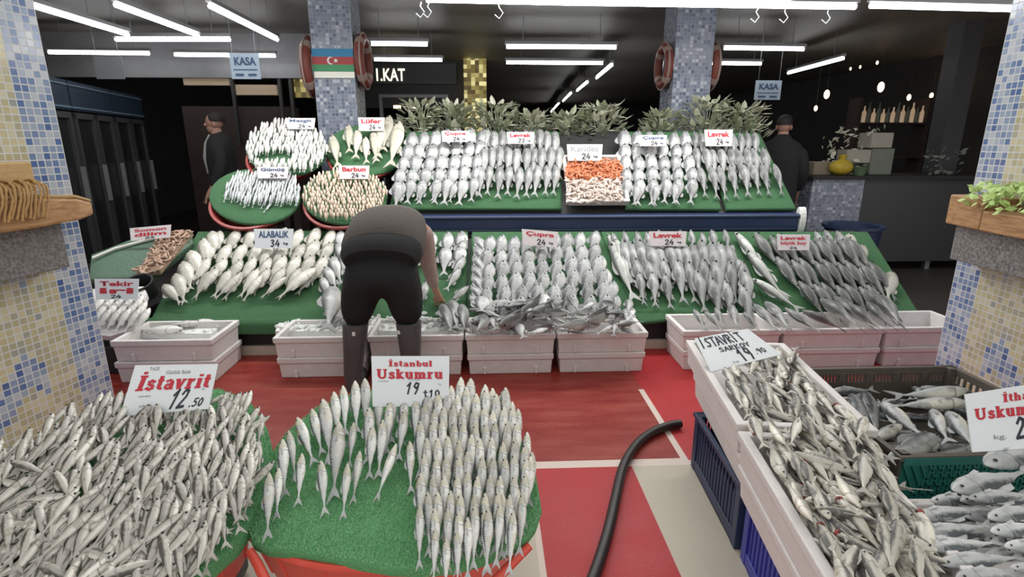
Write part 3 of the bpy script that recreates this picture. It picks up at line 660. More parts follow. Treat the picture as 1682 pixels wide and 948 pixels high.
def part_meshes(sp, h, w, mats, tail=.2, fork=.55):
    r = {}; x0 = .15
    def fin(name, out, y0, th, rot=None):
        mb = MB(); a = [V((x, y0-th, z)) for x, z in out]; b = [V((x, y0+th, z)) for x, z in out]; mb.prism(a, b); r[name] = [mb.mesh(sp+'_'+name, mats[1])]
    fin('tail_fin', [(x0+.03, .055*h), (.09, .16*tail*2), (0, .5*tail), (.05, .2*tail), (x0*fork, 0), (.05, -.2*tail), (0, -.5*tail), (.09, -.16*tail*2), (x0+.03, -.055*h)], 0, .006)
    fin('dorsal_fin', [(.46, .38*h), (.50, .60*h), (.58, .66*h), (.70, .50*h), (.74, .40*h)], 0, .005)
    es = []
    for s in (-1, 1):
        mb = MB(); mb.ball(V((.935, s*w*.30, h*.07)), .011+.014*h, 7, (1, .6, 1)); es.append(mb.mesh(sp+'_eye', mats[2], True))
    r['eye'] = es
    ps = []
    for s in (-1, 1):
        mb = MB(); a = V((.79, s*w*.47, -.08*h)); mb.prism([a, a+V((-.11, s*.012, -.05*h)), a+V((-.10, s*.014, -.2*h)), a+V((-.02, s*.004, -.13*h))], [p+V((0, s*.006, 0)) for p in (a, a+V((-.11, s*.012, -.05*h)), a+V((-.10, s*.014, -.2*h)), a+V((-.02, s*.004, -.13*h)))]); ps.append(mb.mesh(sp+'_pectoral_fin', mats[1]))
    r['pectoral_fin'] = ps
    return r
SP = {}
def species(key, name, h, w, back, side, belly, variants=3, parts=False, finc=None, **kw):
    ms = {k: kw.pop(k) for k in list(kw) if k in ('spots', 'stripes', 'blotch', 'head', 'rough', 'metal')}
    skin = fishmat(key+'_skin', h, back, side, belly, **ms); fm = simple(key+'_fin', finc or tuple(x*.75 for x in side), .5, var=.3, scale=12)
    mats = [skin, fm, M['eye']]
    bodies = [fish_mesh('%s_body' % key, h, w, mats, fins=not parts, eyes=not parts, bend=b, **kw) for b in ([0, .018, -.018, .035][:variants])]
    pk = {k: kw[k] for k in ('tail', 'fork') if k in kw}
    SP[key] = dict(attr=fishmat(key+'_skin_heap', h, back, side, belly, attr=True, **ms) if key == 'istavrit' else None, name=name, h=h, w=w, bodies=bodies, parts=part_meshes(key, h, w, mats, **pk) if parts else None, count=0)
species('mack', 'mackerel', .185, .14, (.10,.13,.14), (.60,.62,.62), (.80,.80,.76), parts=True, variants=1, stripes=9, spots=.35, head=(.42,.38,.24), blotch=(.62,.57,.42), tail=.17, fork=.5, n=18, m=16)
species('istavrit', 'horse_mackerel', .165, .125, (.075,.07,.06), (.44,.425,.385), (.78,.755,.69), blotch=(.27,.24,.19), tail=.18, variants=3)
species('istbox', 'horse_mackerel', .185, .13, (.10,.10,.093), (.52,.50,.44), (.76,.73,.64), parts=True, variants=2, blotch=(.30,.25,.18), tail=.18, n=16, m=14)
species('bream', 'sea_bream', .40, .17, (.13,.14,.145), (.46,.47,.47), (.70,.70,.68), spots=.3, head=(.20,.21,.21), tail=.26, peak=.66, blunt=.22, fat=.9, variants=2)
species('bass', 'sea_bass', .27, .18, (.12,.125,.125), (.38,.39,.385), (.66,.66,.63), spots=.25, head=(.24,.25,.24), tail=.2, variants=3)
species('bigbass', 'sea_bass', .29, .20, (.11,.115,.11), (.30,.305,.295), (.60,.60,.56), spots=.3, head=(.17,.18,.17), tail=.19, variants=3, n=14)
species('trout', 'trout', .37, .21, (.20,.20,.165), (.54,.53,.465), (.74,.72,.66), spots=.35, head=(.40,.39,.33), tail=.16, variants=3, fat=1.35)
species('whiting', 'whiting', .28, .19, (.25,.25,.24), (.60,.60,.57), (.78,.76,.72), tail=.15, variants=2)
species('smelt', 'sand_smelt', .19, .14, (.22,.25,.28), (.55,.58,.60), (.76,.78,.78), tail=.14, variants=2)
species('mullet', 'red_mullet', .33, .22, (.50,.27,.17), (.66,.50,.38), (.76,.68,.56), tail=.16, variants=2, spots=.25)
species('bluefish', 'bluefish', .23, .13, (.22,.23,.17), (.55,.53,.43), (.72,.70,.60), tail=.2, variants=2)
species('bonito', 'bonito', .20, .15, (.06,.07,.075), (.36,.375,.37), (.66,.65,.57), parts=True, variants=2, blotch=(.2,.21,.21), tail=.2, n=18, m=16)
species('bigmack', 'mackerel', .21, .13, (.09,.105,.115), (.58,.60,.60), (.76,.76,.73), parts=True, variants=2, spots=.12, blotch=(.40,.42,.43), head=(.42,.44,.44), tail=.17, n=20, m=16, blunt=.09)
species('slim', 'sea_bass', .16, .13, (.16,.165,.16), (.42,.43,.41), (.62,.62,.58), spots=.2, tail=.16, variants=3)
def put(key, head, tail, normal, roll, label, group, flip=False):
    sp = SP[key]; x = (head-tail); Ln = x.length; x /= Ln; n = (normal-x*normal.dot(x)).normalized(); y = n.cross(x)
    c, s = math.cos(roll), math.sin(roll); z2 = n*c+y*s; y2 = z2.cross(x)
    o = bpy.data.objects.new(sp['name'], R.choice(sp['bodies'])); COL.objects.link(o)
    k = R.uniform(.94, 1.06); mtx = Matrix((x, y2*k, z2*k)).transposed().to_4x4() @ Matrix.Scale(Ln, 4); mtx.translation = tail; o.matrix_world = mtx
    tag(o, label, 'fish', group)
    if sp['parts']:
        for nm, ms in sp['parts'].items():
            for me in ms: ch = bpy.data.objects.new(nm, me); COL.objects.link(ch); ch.parent = o
    sp['count'] += 1
    return o
def fpx(key, plane, hx, hy, tx, ty, lh, lt, roll, label, group, L_=None):
    h, t = plane.pt(hx, hy, lh), plane.pt(tx, ty, lt)
    if L_: m = (h+t)/2; d = (h-t).normalized()*L_/2; h, t = m+d, m-d
    return put(key, h, t, plane.n, roll, label, group)
J = lambda a: R.uniform(-a, a)
def rows(key, plane, spec, group, labf, lh, lt, jx=2, jy=2, jr=.12):
    """spec rows: (y_left, y_right, x_left, x_right, count, dx, dy, roll_degrees) all in photo pixels, heads first"""
    nr = len(spec)
    for r, (y0, y1, x0, x1, n, dx, dy, roll) in enumerate(spec):
        for i in range(n):
            k = i/(n-1) if n > 1 else .5; x = x0+(x1-x0)*k+J(jx); y = y0+(y1-y0)*k+J(jy); s = R.uniform(.93, 1.07)
            fpx(key, plane, x, y, x+dx*s+J(jx), y+dy*s, lh, lt, math.radians(roll)+J(jr), labf(r, i, nr, n), group)
def lab(kind, where):
    return lambda r, i, nr, n: '%s, %s from left in %s row from top, %s' % (kind, nth(i+1), nth(r+1), where)
D = math.radians
# ---- lower display
# trout, first panel
sp = [(378,375, 362,550,8,-20,46,96), (401,397, 352,546,9,-24,46,94), (425,419, 346,538,9,-27,46,94), (447,440, 352,514,8,-30,46,96)]
rows('trout', LOW, sp, 'trout on the left lower display', lab('pale trout', 'left lower display'), .075, .03, 3, 3)
for i, (hx, hy, tx, ty) in enumerate(((348,380,352,426), (334,392,340,440), (312,412,330,458), (300,430,314,478), (288,450,304,500), (268,468,298,500))):
    fpx('trout', LOW, hx, hy, tx, ty, .09, .05, D(95), 'pale trout lying along the left edge of the trout mat, %s from top' % nth(i+1), 'trout on the left lower display')
for i, (hx, hy, tx, ty) in enumerate(((430,452,398,496), (520,440,455,492), (395,450,352,492), (360,440,318,492), (470,455,428,490))):
    fpx('trout', LOW, hx, hy, tx, ty, .10, .04, D(110), 'pale trout in the bottom row of the trout mat, %s from right' % nth([2,1,4,5,3][i]), 'trout on the left lower display')
# second panel, behind the worker
rows('bream', LOW, [(380,380,560,760,9,-4,44,100), (404,404,566,756,9,-4,46,100)], 'bream behind the bending worker', lab('silver bream', 'mat behind the bending worker'), .08, .03)
for i, (hx, hy, tx, ty) in enumerate(((766,392,742,436), (763,420,738,464), (756,440,732,478), (770,470,734,502))):
    fpx('bass', LOW, hx, hy, tx, ty, .07, .04, D(85), 'silver fish slanting up the right mat edge by the worker, %s from top' % nth(i+1), 'silver fish beside the worker')
for i, (hx, hy, tx, ty) in enumerate(((554,398,566,446), (545,422,562,470), (534,438,556,486), (528,455,543,498))):
    fpx('bass', LOW, hx, hy, tx, ty, .07, .04, D(100), 'silver fish slanting along the left mat edge by the worker, %s from top' % nth(i+1), 'silver fish beside the worker')
fpx('bass', LOW, 700, 462, 690, 505, .06, .04, D(90), 'silver fish lying alone below the hand of the worker', 'silver fish beside the worker')
fpx('whiting', LOW, 625, 456, 612, 478, .05, .03, D(90), 'small pale fish seen between the legs of the worker', 'silver fish beside the worker')
# bream, third panel
sp = []
for r in range(6):
    y = 384+r*20.5; xl = 806-r*.5; xr = 978+r*4.5; sp.append((y+5, y-4, xl, xr, 9 if r < 4 else 8, -11, 44+r*1.5, 82))
rows('bream', LOW, sp, 'bream on the middle lower display', lab('silver bream', 'middle lower display'), .105, .03, 2, 2)
for i in range(7):
    y = 388+i*16; fpx('bream', LOW, 781-i*1.2, y, 806-i*1, y+36, .08, .05, D(70), 'silver bream slanting down the left edge of the middle display, %s from top' % nth(i+1), 'bream on the middle lower display')
for i, (hx, hy, tx, ty) in enumerate(((988,420,984,462), (996,442,994,486), (1008,462,1000,506), (1014,486,1010,520))):
    fpx('bream', LOW, hx, hy, tx, ty, .09, .05, D(95), 'silver bream stepping down the right edge of the middle display, %s from top' % nth(i+1), 'bream on the middle lower display')
# slim bass, fourth panel
rows('bass', LOW, [(379,379, 1008,1188,11,6,40,70), (396,398, 1022,1196,13,16,78,68), (425,430, 1044,1218,9,14,74,66), (446,448, 1048,1090,3,8,56,68), (446,470, 1145,1216,4,16,70,66)], 'slim bass on the fourth lower display', lab('slim grey bass', 'fourth lower display'), .085, .03, 2.5, 3)
for i, (hx, hy, tx, ty) in enumerate(((998,384,1024,440), (1004,398,1044,498), (1010,392,1040,470))):
    fpx('slim', LOW, hx, hy, tx, ty, .06, .05, D(105), 'pale slim bass along the left edge of the fourth display, %s from left' % nth(i+1), 'slim bass on the fourth lower display')
for i, (hx, hy, tx, ty) in enumerate(((1204,402,1196,436), (1212,424,1222,470), (1222,444,1232,510), (1226,475,1226,520))):
    fpx('bass', LOW, hx, hy, tx, ty, .09, .05, D(80), 'slim bass down the right edge of the fourth display, %s from top' % nth(i+1), 'slim bass on the fourth lower display')
# big bass, fifth panel: long slanting lines
for i in range(9):
    k = i/8; x0, y0 = 1240+k*150, 382+k*8
    for j in range(3):
        if j == 2 and i > 6: continue
        x = x0+j*36+ (6 if i % 2 else 0); y = y0+j*40+(4 if i % 2 else 0)
        fpx('bigbass', LOW, x, y, x+48, y+66, .095-.0*j, .03, D(62)+J(.12), 'big dark bass in slanting line %s from left, %s fish down, right display' % (nth(i+1), nth(j+1)), 'big bass on the right lower display')
for i, (hx, hy, tx, ty) in enumerate(((1208,382,1262,450), (1226,410,1292,492), (1236,458,1318,512))):
    fpx('slim', LOW, hx, hy, tx, ty, .06, .05, D(110), 'pale bellied big bass along the left edge of the right display, %s from top' % nth(i+1), 'big bass on the right lower display')
for i, (hx, hy, tx, ty) in enumerate(((1340,380,1352,420), (1356,378,1368,422), (1376,379,1388,428), (1397,384,1396,430), (1418,402,1414,440), (1466,446,1458,494), (1412,440,1446,486), (1412,420,1398,432))):
    lb = ('pale bass standing in the top right row of the right display, %s from left' % nth(i+1)) if i < 5 else ('lone pale fish resting on the bare grass at far right', 'dark bass lying beside the lone pale fish on the right grass', 'pale fish tucked under the top right row of the right display')[i-5]
    fpx('trout' if i in (3, 4, 5) else 'bass', LOW, hx, hy, tx, ty, .085, .04, D(85), lb, 'pale fish at the right end')
# ---- upper display
sp = [(213+r*20+3, 211+r*20, 676-r*6+2, 794-r*3, 7, -7, 44, 84) for r in range(5)] + [(300, 302, 662, 748, 4, -8, 32, 88)]
rows('bream', UPP, sp, 'bream on the upper shelf, left block', lab('silver bream', 'left upper shelf'), .10, .03)
rows('bass', UPP, [(213,213, 800,912,10,0,50,72), (240,240, 797,918,10,-3,56,70), (272,272, 790,916,9,-6,52,70)], 'bass on the upper shelf, left block', lab('slim silver bass', 'left upper shelf'), .09, .03)
sp = [(214+r*20, 216+r*19, 1027+r*1, 1128+r*3, 6, -5, 44, 84) for r in range(5)] + [(304, 300, 1046, 1140, 4, -4, 34, 88)]
rows('bream', UPP, sp, 'bream on the upper shelf, right block', lab('silver bream', 'right upper shelf'), .10, .03)
rows('bass', UPP, [(215,217, 1140,1240,9,4,48,72), (242,243, 1144,1252,9,8,56,68), (272,268, 1148,1270,8,12,54,66)], 'bass on the upper shelf, right block', lab('slim silver bass', 'right upper shelf'), .09, .03)
# ---- round red trays on the left of the upper level
def ell(cx, cy, rx, ry, n=28, a0=0): return [(cx+rx*math.cos(2*math.pi*k/n), cy-ry*math.sin(2*math.pi*k/n)) for k in range(n)]
def tray(cx, cy, rx, ry, plane, label, matlab):
    c = plane.pt(cx, cy+6, -.03); rw = .91*(plane.pt(cx+rx, cy, -.02)-plane.pt(cx-rx, cy, -.02)).length/2; rv = .96* (plane.pt(cx, cy-ry, -.02)-plane.pt(cx, cy+ry, -.02)).length/2
    T = Matrix.Translation(c) @ Matrix((plane.u, plane.v, plane.n)).transposed().to_4x4() @ Matrix.Diagonal((rw, rv, 1, 1))
    o = tag(WB(MB().lathe([(.001, -.12), (.78, -.12), (.99, .0), (.97, .0), (.76, -.105), (.001, -.105)], 40, T), 'round_tray', M['red_rim'], None, True), label, 'tray')
    WB(MB().lathe([(.97, -.012), (1.03, -.012), (1.04, 0), (1.03, .012), (.97, .012), (.955, 0), (.97, -.012)], 40, T), 'rim', M['red_rim'], o, True)
    mat_poly('round_grass_mat', plane, ell(cx, cy, rx*.985, ry*.985), matlab, .0, .03, 0, .015)
    mb = MB()                                                                   # cradle holding the tilted tray
    for s in (-1, 1):
        f = c+plane.u*s*rw*.6-plane.v*rv*.55-plane.n*.13; b = c+plane.u*s*rw*.6+plane.v*rv*.6-plane.n*.13
        mb.tube([V((f.x, f.y, 0)), f, b, V((b.x, b.y, 0))], .018, 8)
    tag(WB(mb, 'tray_stand', M['black'], None, True), 'black tube stand under the '+label, 'stand')
    return c, rw, rv
M['red_rim'] = simple('pale_red_rim', (.28, .04, .035), .4)
T1 = Plane(atY(470, 240, 5.45), (1,0,0), (0, .82, .57)); T2 = Plane(atY(418, 322, 4.95), (1,0,0), (0, .80, .60)); T3 = Plane(atY(600, 245, 5.45), (1,0,0), (0, .78, .62)); T4 = Plane(atY(566, 318, 4.98), (1,0,0), (0, .80, .60))
tray(470, 246, 67, 42, T1, 'upper left round red tray of pale whiting', 'round grass mat under the whiting')
tray(418, 322, 76, 46, T2, 'lower left round red tray of thin silver fish', 'round grass mat under the thin silver fish')
tray(600, 246, 66, 42, T3, 'upper right round red tray holding large bluefish', 'round grass mat under the bluefish')
tray(566, 322, 71, 46, T4, 'lower right round red tray heaped with red mullet', 'round grass mat under the red mullet')
def in_ell(x, y, cx, cy, rx, ry): return ((x-cx)/rx)**2+((y-cy)/ry)**2 <= 1
def scatter(key, plane, test, x0, x1, y0, y1, sx, sy, dx, dy, jx, jy, lh, lt, roll, group, labf, jr=.3, cap=300, hf=None):
    out = []; y = y0; r = 0
    while y <= y1:
        x = x0+(sx/2 if r % 2 else 0)
        while x <= x1:
            if test(x, y): out.append((x+J(jx), y+J(jy)))
            x += sx
        y += sy; r += 1
    for i, (x, y) in enumerate(out[:cap] if cap else out):
        e = hf(x, y) if hf else 0
        fpx(key, plane, x, y, x+dx+J(jx*1.2), y+dy+J(jy), lh+e, lt+e, math.radians(roll)+J(jr), labf(x, y, i), group)
    return len(out)
whit = lambda x, y: in_ell(x, y, 470, 236, 66, 44) and not (420 < x < 480 and 240 < y < 254) and y < 268
scatter('whiting', T1, whit, 400, 540, 194, 270, 5.4, 7.2, -1, 17, 1.6, 2, .06, .02, 115, 'whiting heaped in the upper left round tray', lambda x, y, i: 'small pale whiting in the upper left round tray', hf=lambda x, y: .03)
smt = lambda x, y: in_ell(x, y, 434, 311, 62, 44) and y < 324+(x-430)*.14 and x > 372
scatter('smelt', T2, smt, 372, 492, 280, 326, 4.6, 6.6, -4, 19, 1.5, 2, .06, .02, 100, 'thin silver fish in the lower left round tray', lambda x, y, i: 'thin silver fish in the lower left round tray', hf=lambda x, y: .02)
for i, (hx, hy, tx, ty) in enumerate(((448,330,432,350), (440,322,428,344), (402,322,386,334), (398,316,370,328), (410,318,392,330))):
    fpx('smelt', T2, hx, hy, tx, ty, .03, .02, D(100), 'thin silver fish lying alone on bare grass of lower left tray, %s' % ('lowest', 'second lowest', 'third lowest', 'fourth lowest', 'highest')[[0,1,2,4,3][i]], 'thin silver fish in the lower left round tray')
mul = lambda x, y: in_ell(x, y, 566, 314, 69, 42)
scatter('mullet', T4, mul, 496, 634, 274, 350, 5.3, 6.2, 1, 13, 1.5, 2, .05, .02, 125, 'red mullet heaped in the lower right round tray', lambda x, y, i: 'small pinkish red mullet in the lower right round tray', hf=lambda x, y: .03)
for i, (hx, hy, tx, ty) in enumerate(((545,222,556,276), (572,205,574,252), (588,212,584,262), (612,215,618,268), (628,196,620,262), (640,190,628,250), (656,200,640,276), (600,225,602,270))):
    fpx('bluefish', T3, hx, hy, tx, ty, .09, .05, D(95)+J(.2), 'large yellowish bluefish standing in the upper right round tray, %s from left' % nth(sorted([545,572,588,612,628,640,656,600]).index(hx)+1), 'bluefish in the upper right tray')
# ================================================================ foam boxes and crates
def foam(mt, Lx, D_, H, label, group, name='foam_box', wall=.03, ribs=True):
    mb = MB(); hx, hy = Lx/2, D_/2
    lo = [(-.016, 0), (-.010, H*.70), (-.001, H*.74), (0, H), (-wall, H), (-wall-.004, wall)]; vs = []
    for i, z in lo: vs += [mt@V((sx*(hx+i), sy*(hy+i), z)) for sx, sy in ((-1,-1),(1,-1),(1,1),(-1,1))]
    fs = [[4*i+j, 4*i+(j+1) % 4, 4*i+4+(j+1) % 4, 4*i+4+j] for i in range(len(lo)-1) for j in range(4)]
    fs += [[3,2,1,0], [20,21,22,23]]; mb.add(vs, fs)
    if ribs:
        for k in (-.3, .3):
            for s in (-1, 1):
                mb.add([mt@(V((k*Lx, s*(hy-.008), H*.2))+V((x, y, z))) for z in (-H*.18, H*.18) for x, y in ((-.012,-.006),(.012,-.006),(.012,.006),(-.012,.006))], [[3,2,1,0],[4,5,6,7],[0,1,5,4],[1,2,6,5],[2,3,7,6],[3,0,4,7]])
    return tag(WB(mb, name, M['foam'], None, False, .006), label, 'foam box', group)
FBY = 3.49; BH = .145
def frow(x0, x1, z, y=FBY, dep=.40, ins=0): a = atY(x0, 548, y).x+ins; b = atY(x1, 548, y).x-ins; return Matrix.Translation(((a+b)/2, y+dep/2, z)), (b-a)-.004, dep-.004
GB = 'white foam boxes along the stand front'
for x0, x1, nm in ((445,601,'first box from the left in the middle row'), (602,762,'second box from left in middle row, behind the boots'), (763,914,'third box from the left in the middle row'), (915,1066,'rightmost box of the middle row')):
    for z, w in ((0, 'lower'), (BH+.001, 'top')):
        m4, l, d = frow(x0, x1, z, ins=.012 if z == 0 else 0); foam(m4, l, d, BH, '%s white foam box, %s' % (w, nm), GB)
for x0, x1, nm in ((1122,1286,'first of the right row, behind handwritten card'), (1288,1455,'second of the right row, behind dark crate'), (1456,1600,'last of the right row, by the right pillar')):
    for z, w in ((0, 'lower'), (BH+.001, 'top')):
        m4, l, d = frow(x0, x1, z, y=3.5, ins=.012 if z == 0 else 0); foam(m4, l, d, BH, '%s white foam box, %s' % (w, nm), GB)
for z, w in ((0, 'lower'), (.15, 'top')):
    a = atY(177, 550, 3.46).x; b = atY(346, 550, 3.46).x; foam(Matrix.Translation(((a+b)/2, 3.46+.21, z)), b-a, .42, .148, '%s white foam box standing alone at left by the tiled pillar' % w, GB)
def ice(px, plane, label, n=160, thick=.03):
    P = [plane.pt(x, y, 0) for x, y in px]; mb = MB()
    for _ in range(n):
        u, v = R.random(), R.random(); p = P[0].lerp(P[1], u).lerp(P[3].lerp(P[2], u), v); s = R.uniform(.008, .022); mb.ball(p+plane.n*R.uniform(-.01, thick*.5), s, 4, (R.uniform(.6,1.4), R.uniform(.6,1.4), R.uniform(.5,1)))
    mb.prism([p-plane.n*.04 for p in P], P); o = tag(WB(mb, 'crushed_ice', M['ice'], None), label, 'ice', None, 'stuff'); return o
FL = Plane((0, 3.5, .265), (1,0,0), (0,1,0))      # level of what lies in the foam boxes
ice(((462,522),(598,522),(596,544),(452,544)), FL, 'crushed ice filling the first foam box of the middle row')
ice(((608,520),(760,520),(758,544),(608,544)), FL, 'crushed ice filling the foam box behind the boots', thick=.08)
ice(((200,523),(382,521),(346,548),(184,548)), Plane((0, 3.5, .25), (1,0,0), (0,1,0)), 'wet ice at the bottom of the lone left foam box', 120)
for i, (hx, hy, tx, ty) in enumerate(((330,530,262,536), (300,540,215,541), (352,527,300,530))):
    fpx('whiting', FL, hx, hy, tx, ty, .02, .015, D(95), 'pale fish lying flat on ice in the left foam box, %s' % ('middle', 'nearest', 'farthest')[i], 'fish in the left foam box')
PILE = 'fish heaped over the middle foam boxes'
fpx('bass', FL, 548, 470, 538, 546, .22, .03, D(75), 'large grey fish with tail hanging into the first foam box', PILE)
fpx('bream', FL, 560, 500, 540, 540, .10, .03, D(80), 'grey bream under the large hanging fish, first foam box', PILE)
for i, (hx, hy, tx, ty) in enumerate(((728,500,745,548), (744,494,752,544), (760,500,764,545))):
    fpx('bass', FL, hx, hy, tx, ty, .12, .04, D(60), 'dark backed fish dangling over the foam box below the hand, %s from left' % nth(i+1), PILE)
k = 0
FR = random.Random(21)
for r, (y, n) in enumerate(((500, 9), (514, 11), (527, 12), (540, 12))):
    for i in range(n):
        x = 782+(1042-782)*(i+.5)/n+FR.uniform(-7, 7); a = FR.choice((.2, .5, -.4, 2.4, 2.8, 1.2, 1.6, -.2)); l = FR.uniform(34, 50); yy = y+FR.uniform(-4, 4)
        sp_ = FR.choice(('bream', 'bream', 'bass')); h0 = .06+.10*(3-r)/3*1+FR.uniform(0, .02)
        fpx(sp_, FL, x-math.cos(a)*l/2, yy-math.sin(a)*l*.3, x+math.cos(a)*l/2, yy+math.sin(a)*l*.3, h0+.02, h0-.01, D(FR.choice((30, 80, 100))), 'grey fish in the loose heap over the foam boxes, %s from left in %s layer' % (nth(i+1), nth(r+1)), PILE)
for i, (hx, hy, tx, ty) in enumerate(((852,516,905,486), (866,520,930,494), (820,534,876,512), (1000,516,950,532), (970,530,906,538), (800,520,780,548))):
    fpx('bigbass', FL, hx, hy, tx, ty, .14, .13, D(25), 'dark backed bass lying on top of the loose heap, %s from left' % nth((3,4,2,6,5,1)[i]), PILE)
RB = 'bass hanging into the right foam boxes'
for i, (hx, hy, tx, ty) in enumerate(((1140,508,1160,544), (1158,512,1190,548), (1176,505,1190,540), (1200,500,1212,540), (1222,512,1250,546), (1240,500,1280,546), (1258,496,1300,545), (1290,506,1352,548))):
    fpx('bass', FL, hx, hy, tx, ty, .13, .04, D(70), 'grey bass spilling into the first right foam box, %s from left' % nth(i+1), RB)
for i, (hx, hy, tx, ty) in enumerate(((1318,510,1392,546), (1348,492,1418,544), (1372,488,1436,540), (1396,500,1452,545), (1424,496,1470,540), (1440,486,1484,540))):
    fpx('bigbass', FL, hx, hy, tx, ty, .14, .05, D(55), 'big dark bass spilling into the second right foam box, %s from left' % nth(i+1), RB)
# shellfish box on the upper shelf
a, b, c_, e_ = (UPP.pt(x, y, 0) for x, y in ((928,264), (1021,264), (1028,340), (925,340)))
sb = UPP.mat((a+b+c_+e_)/4); wx = ((b-a).length+(c_-e_).length)/2; wy = (a-e_).length
foam(sb, wx, wy, .075, 'white foam box of orange shrimp and pale shellfish on the upper shelf', None, ribs=False)['group'] = 'white foam boxes'
def curls(px, plane, n, mat, h, label, name, sz=.03):
    P = [plane.pt(x, y, h) for x, y in px]; mb = MB()
    for _ in range(n):
        u, v = R.random(), R.random(); p = P[0].lerp(P[1], u).lerp(P[3].lerp(P[2], u), v)+plane.n*R.uniform(0, .03); t0 = R.uniform(0, 6.3); s = sz*R.uniform(.6, 1.2); q = plane.u*math.cos(t0)+plane.v*math.sin(t0); w = plane.n.cross(q)*.7+plane.n*R.uniform(-.5, .5)
        mb.tube([p+q*math.cos(t)*s+w*math.sin(t)*s for t in (0, .9, 1.8, 2.7)], [s*.16, s*.34, s*.28, s*.08], 6)
    mb.prism([x-plane.n*.03 for x in P], P); return tag(WB(mb, name, mat, None, True), label, 'shellfish', None, 'stuff')
curls(((932,266),(1018,266),(1020,294),(930,294)), UPP, 210, M['shrimp'], .07, 'band of orange shrimp in the upper shelf foam box', 'shrimp')
curls(((931,295),(1020,295),(1022,332),(930,332)), UPP, 170, M['shrimp_pale'], .065, 'pale shellfish filling the front of the upper foam box', 'shellfish', .035)
# left green covered tray and the prawns beside it
mat_poly('green_net_cover', LOW, ((146,458),(150,418),(228,388),(312,380),(316,398),(262,440),(238,456)), 'dull green net covered tray left of the trout display', .05, .06, 0, .02, 'tray').data.materials[0] = simple('dull_green_net', (.10, .17, .12), .5, var=.3, scale=60, bump=.6)
mb = MB(); mb.tube([LOW.pt(152, 424, .08), LOW.pt(190, 408, .085), LOW.pt(236, 396, .08), LOW.pt(300, 380, .08)], .012, 8); tag(WB(mb, 'net_hem', M['card_warm'], None, True), 'white rolled hem across the green net tray', 'hem')
curls(((272,384),(316,382),(262,446),(222,452)), LOW, 200, M['prawn'], .08, 'pinkish prawns heaped along the right of the green tray', 'prawns', .032)
mb = MB(); c0 = LOW.pt(238, 472, .06); mb.lathe([(.001,0),(.085,0),(.095,.13),(.10,.135),(.085,.135),(.075,.012),(.001,.012)], 28, Matrix.Translation(c0-V((0,0,.06))) @ Matrix.Rotation(.5, 4, 'X')); tag(WB(mb, 'small_bucket', M['black'], None, True), 'small round black bucket between green tray and left foam box', 'bucket')
mb = MB(); p0 = LOW.pt(150, 456, -.05); mb.b2((p0.x-.2, 3.9, 0), (LOW.pt(250, 456, 0).x, 4.7, .3)); tag(WB(mb, 'low_bench', M['black'], None, False, .01), 'black low bench under the green net tray', 'bench')
LT = Plane(atY(190, 520, 3.78), (1,0,0), (0,.9,.45)); ctr = LT.pt(190, 512, 0)
mat_poly('fish_tray', LT, ((150,548),(152,474),(236,470),(240,482),(218,540),(180,552)), 'pale sloping tray of slim fish beside the left pillar', .0, .05, 0, 0, 'tray').data.materials[0] = M['foam']
for i in range(15):
    x = 156+i*5.3; y = 502+(i % 3)*11; fpx('whiting', LT, x+16, y-18, x-12, y+24, .04+.012*(i % 3), .02, D(95), 'slim pale fish in the tray beside the left pillar, %s from left' % nth(i+1), 'slim fish beside the left pillar')
mb = MB(); mb.b2((ctr.x-.2, 3.62, 0), (ctr.x+.22, 3.88, .2)); tag(WB(mb, 'low_block', M['black'], None, False, .01), 'black block under the sloping tray by the left pillar', 'stand')
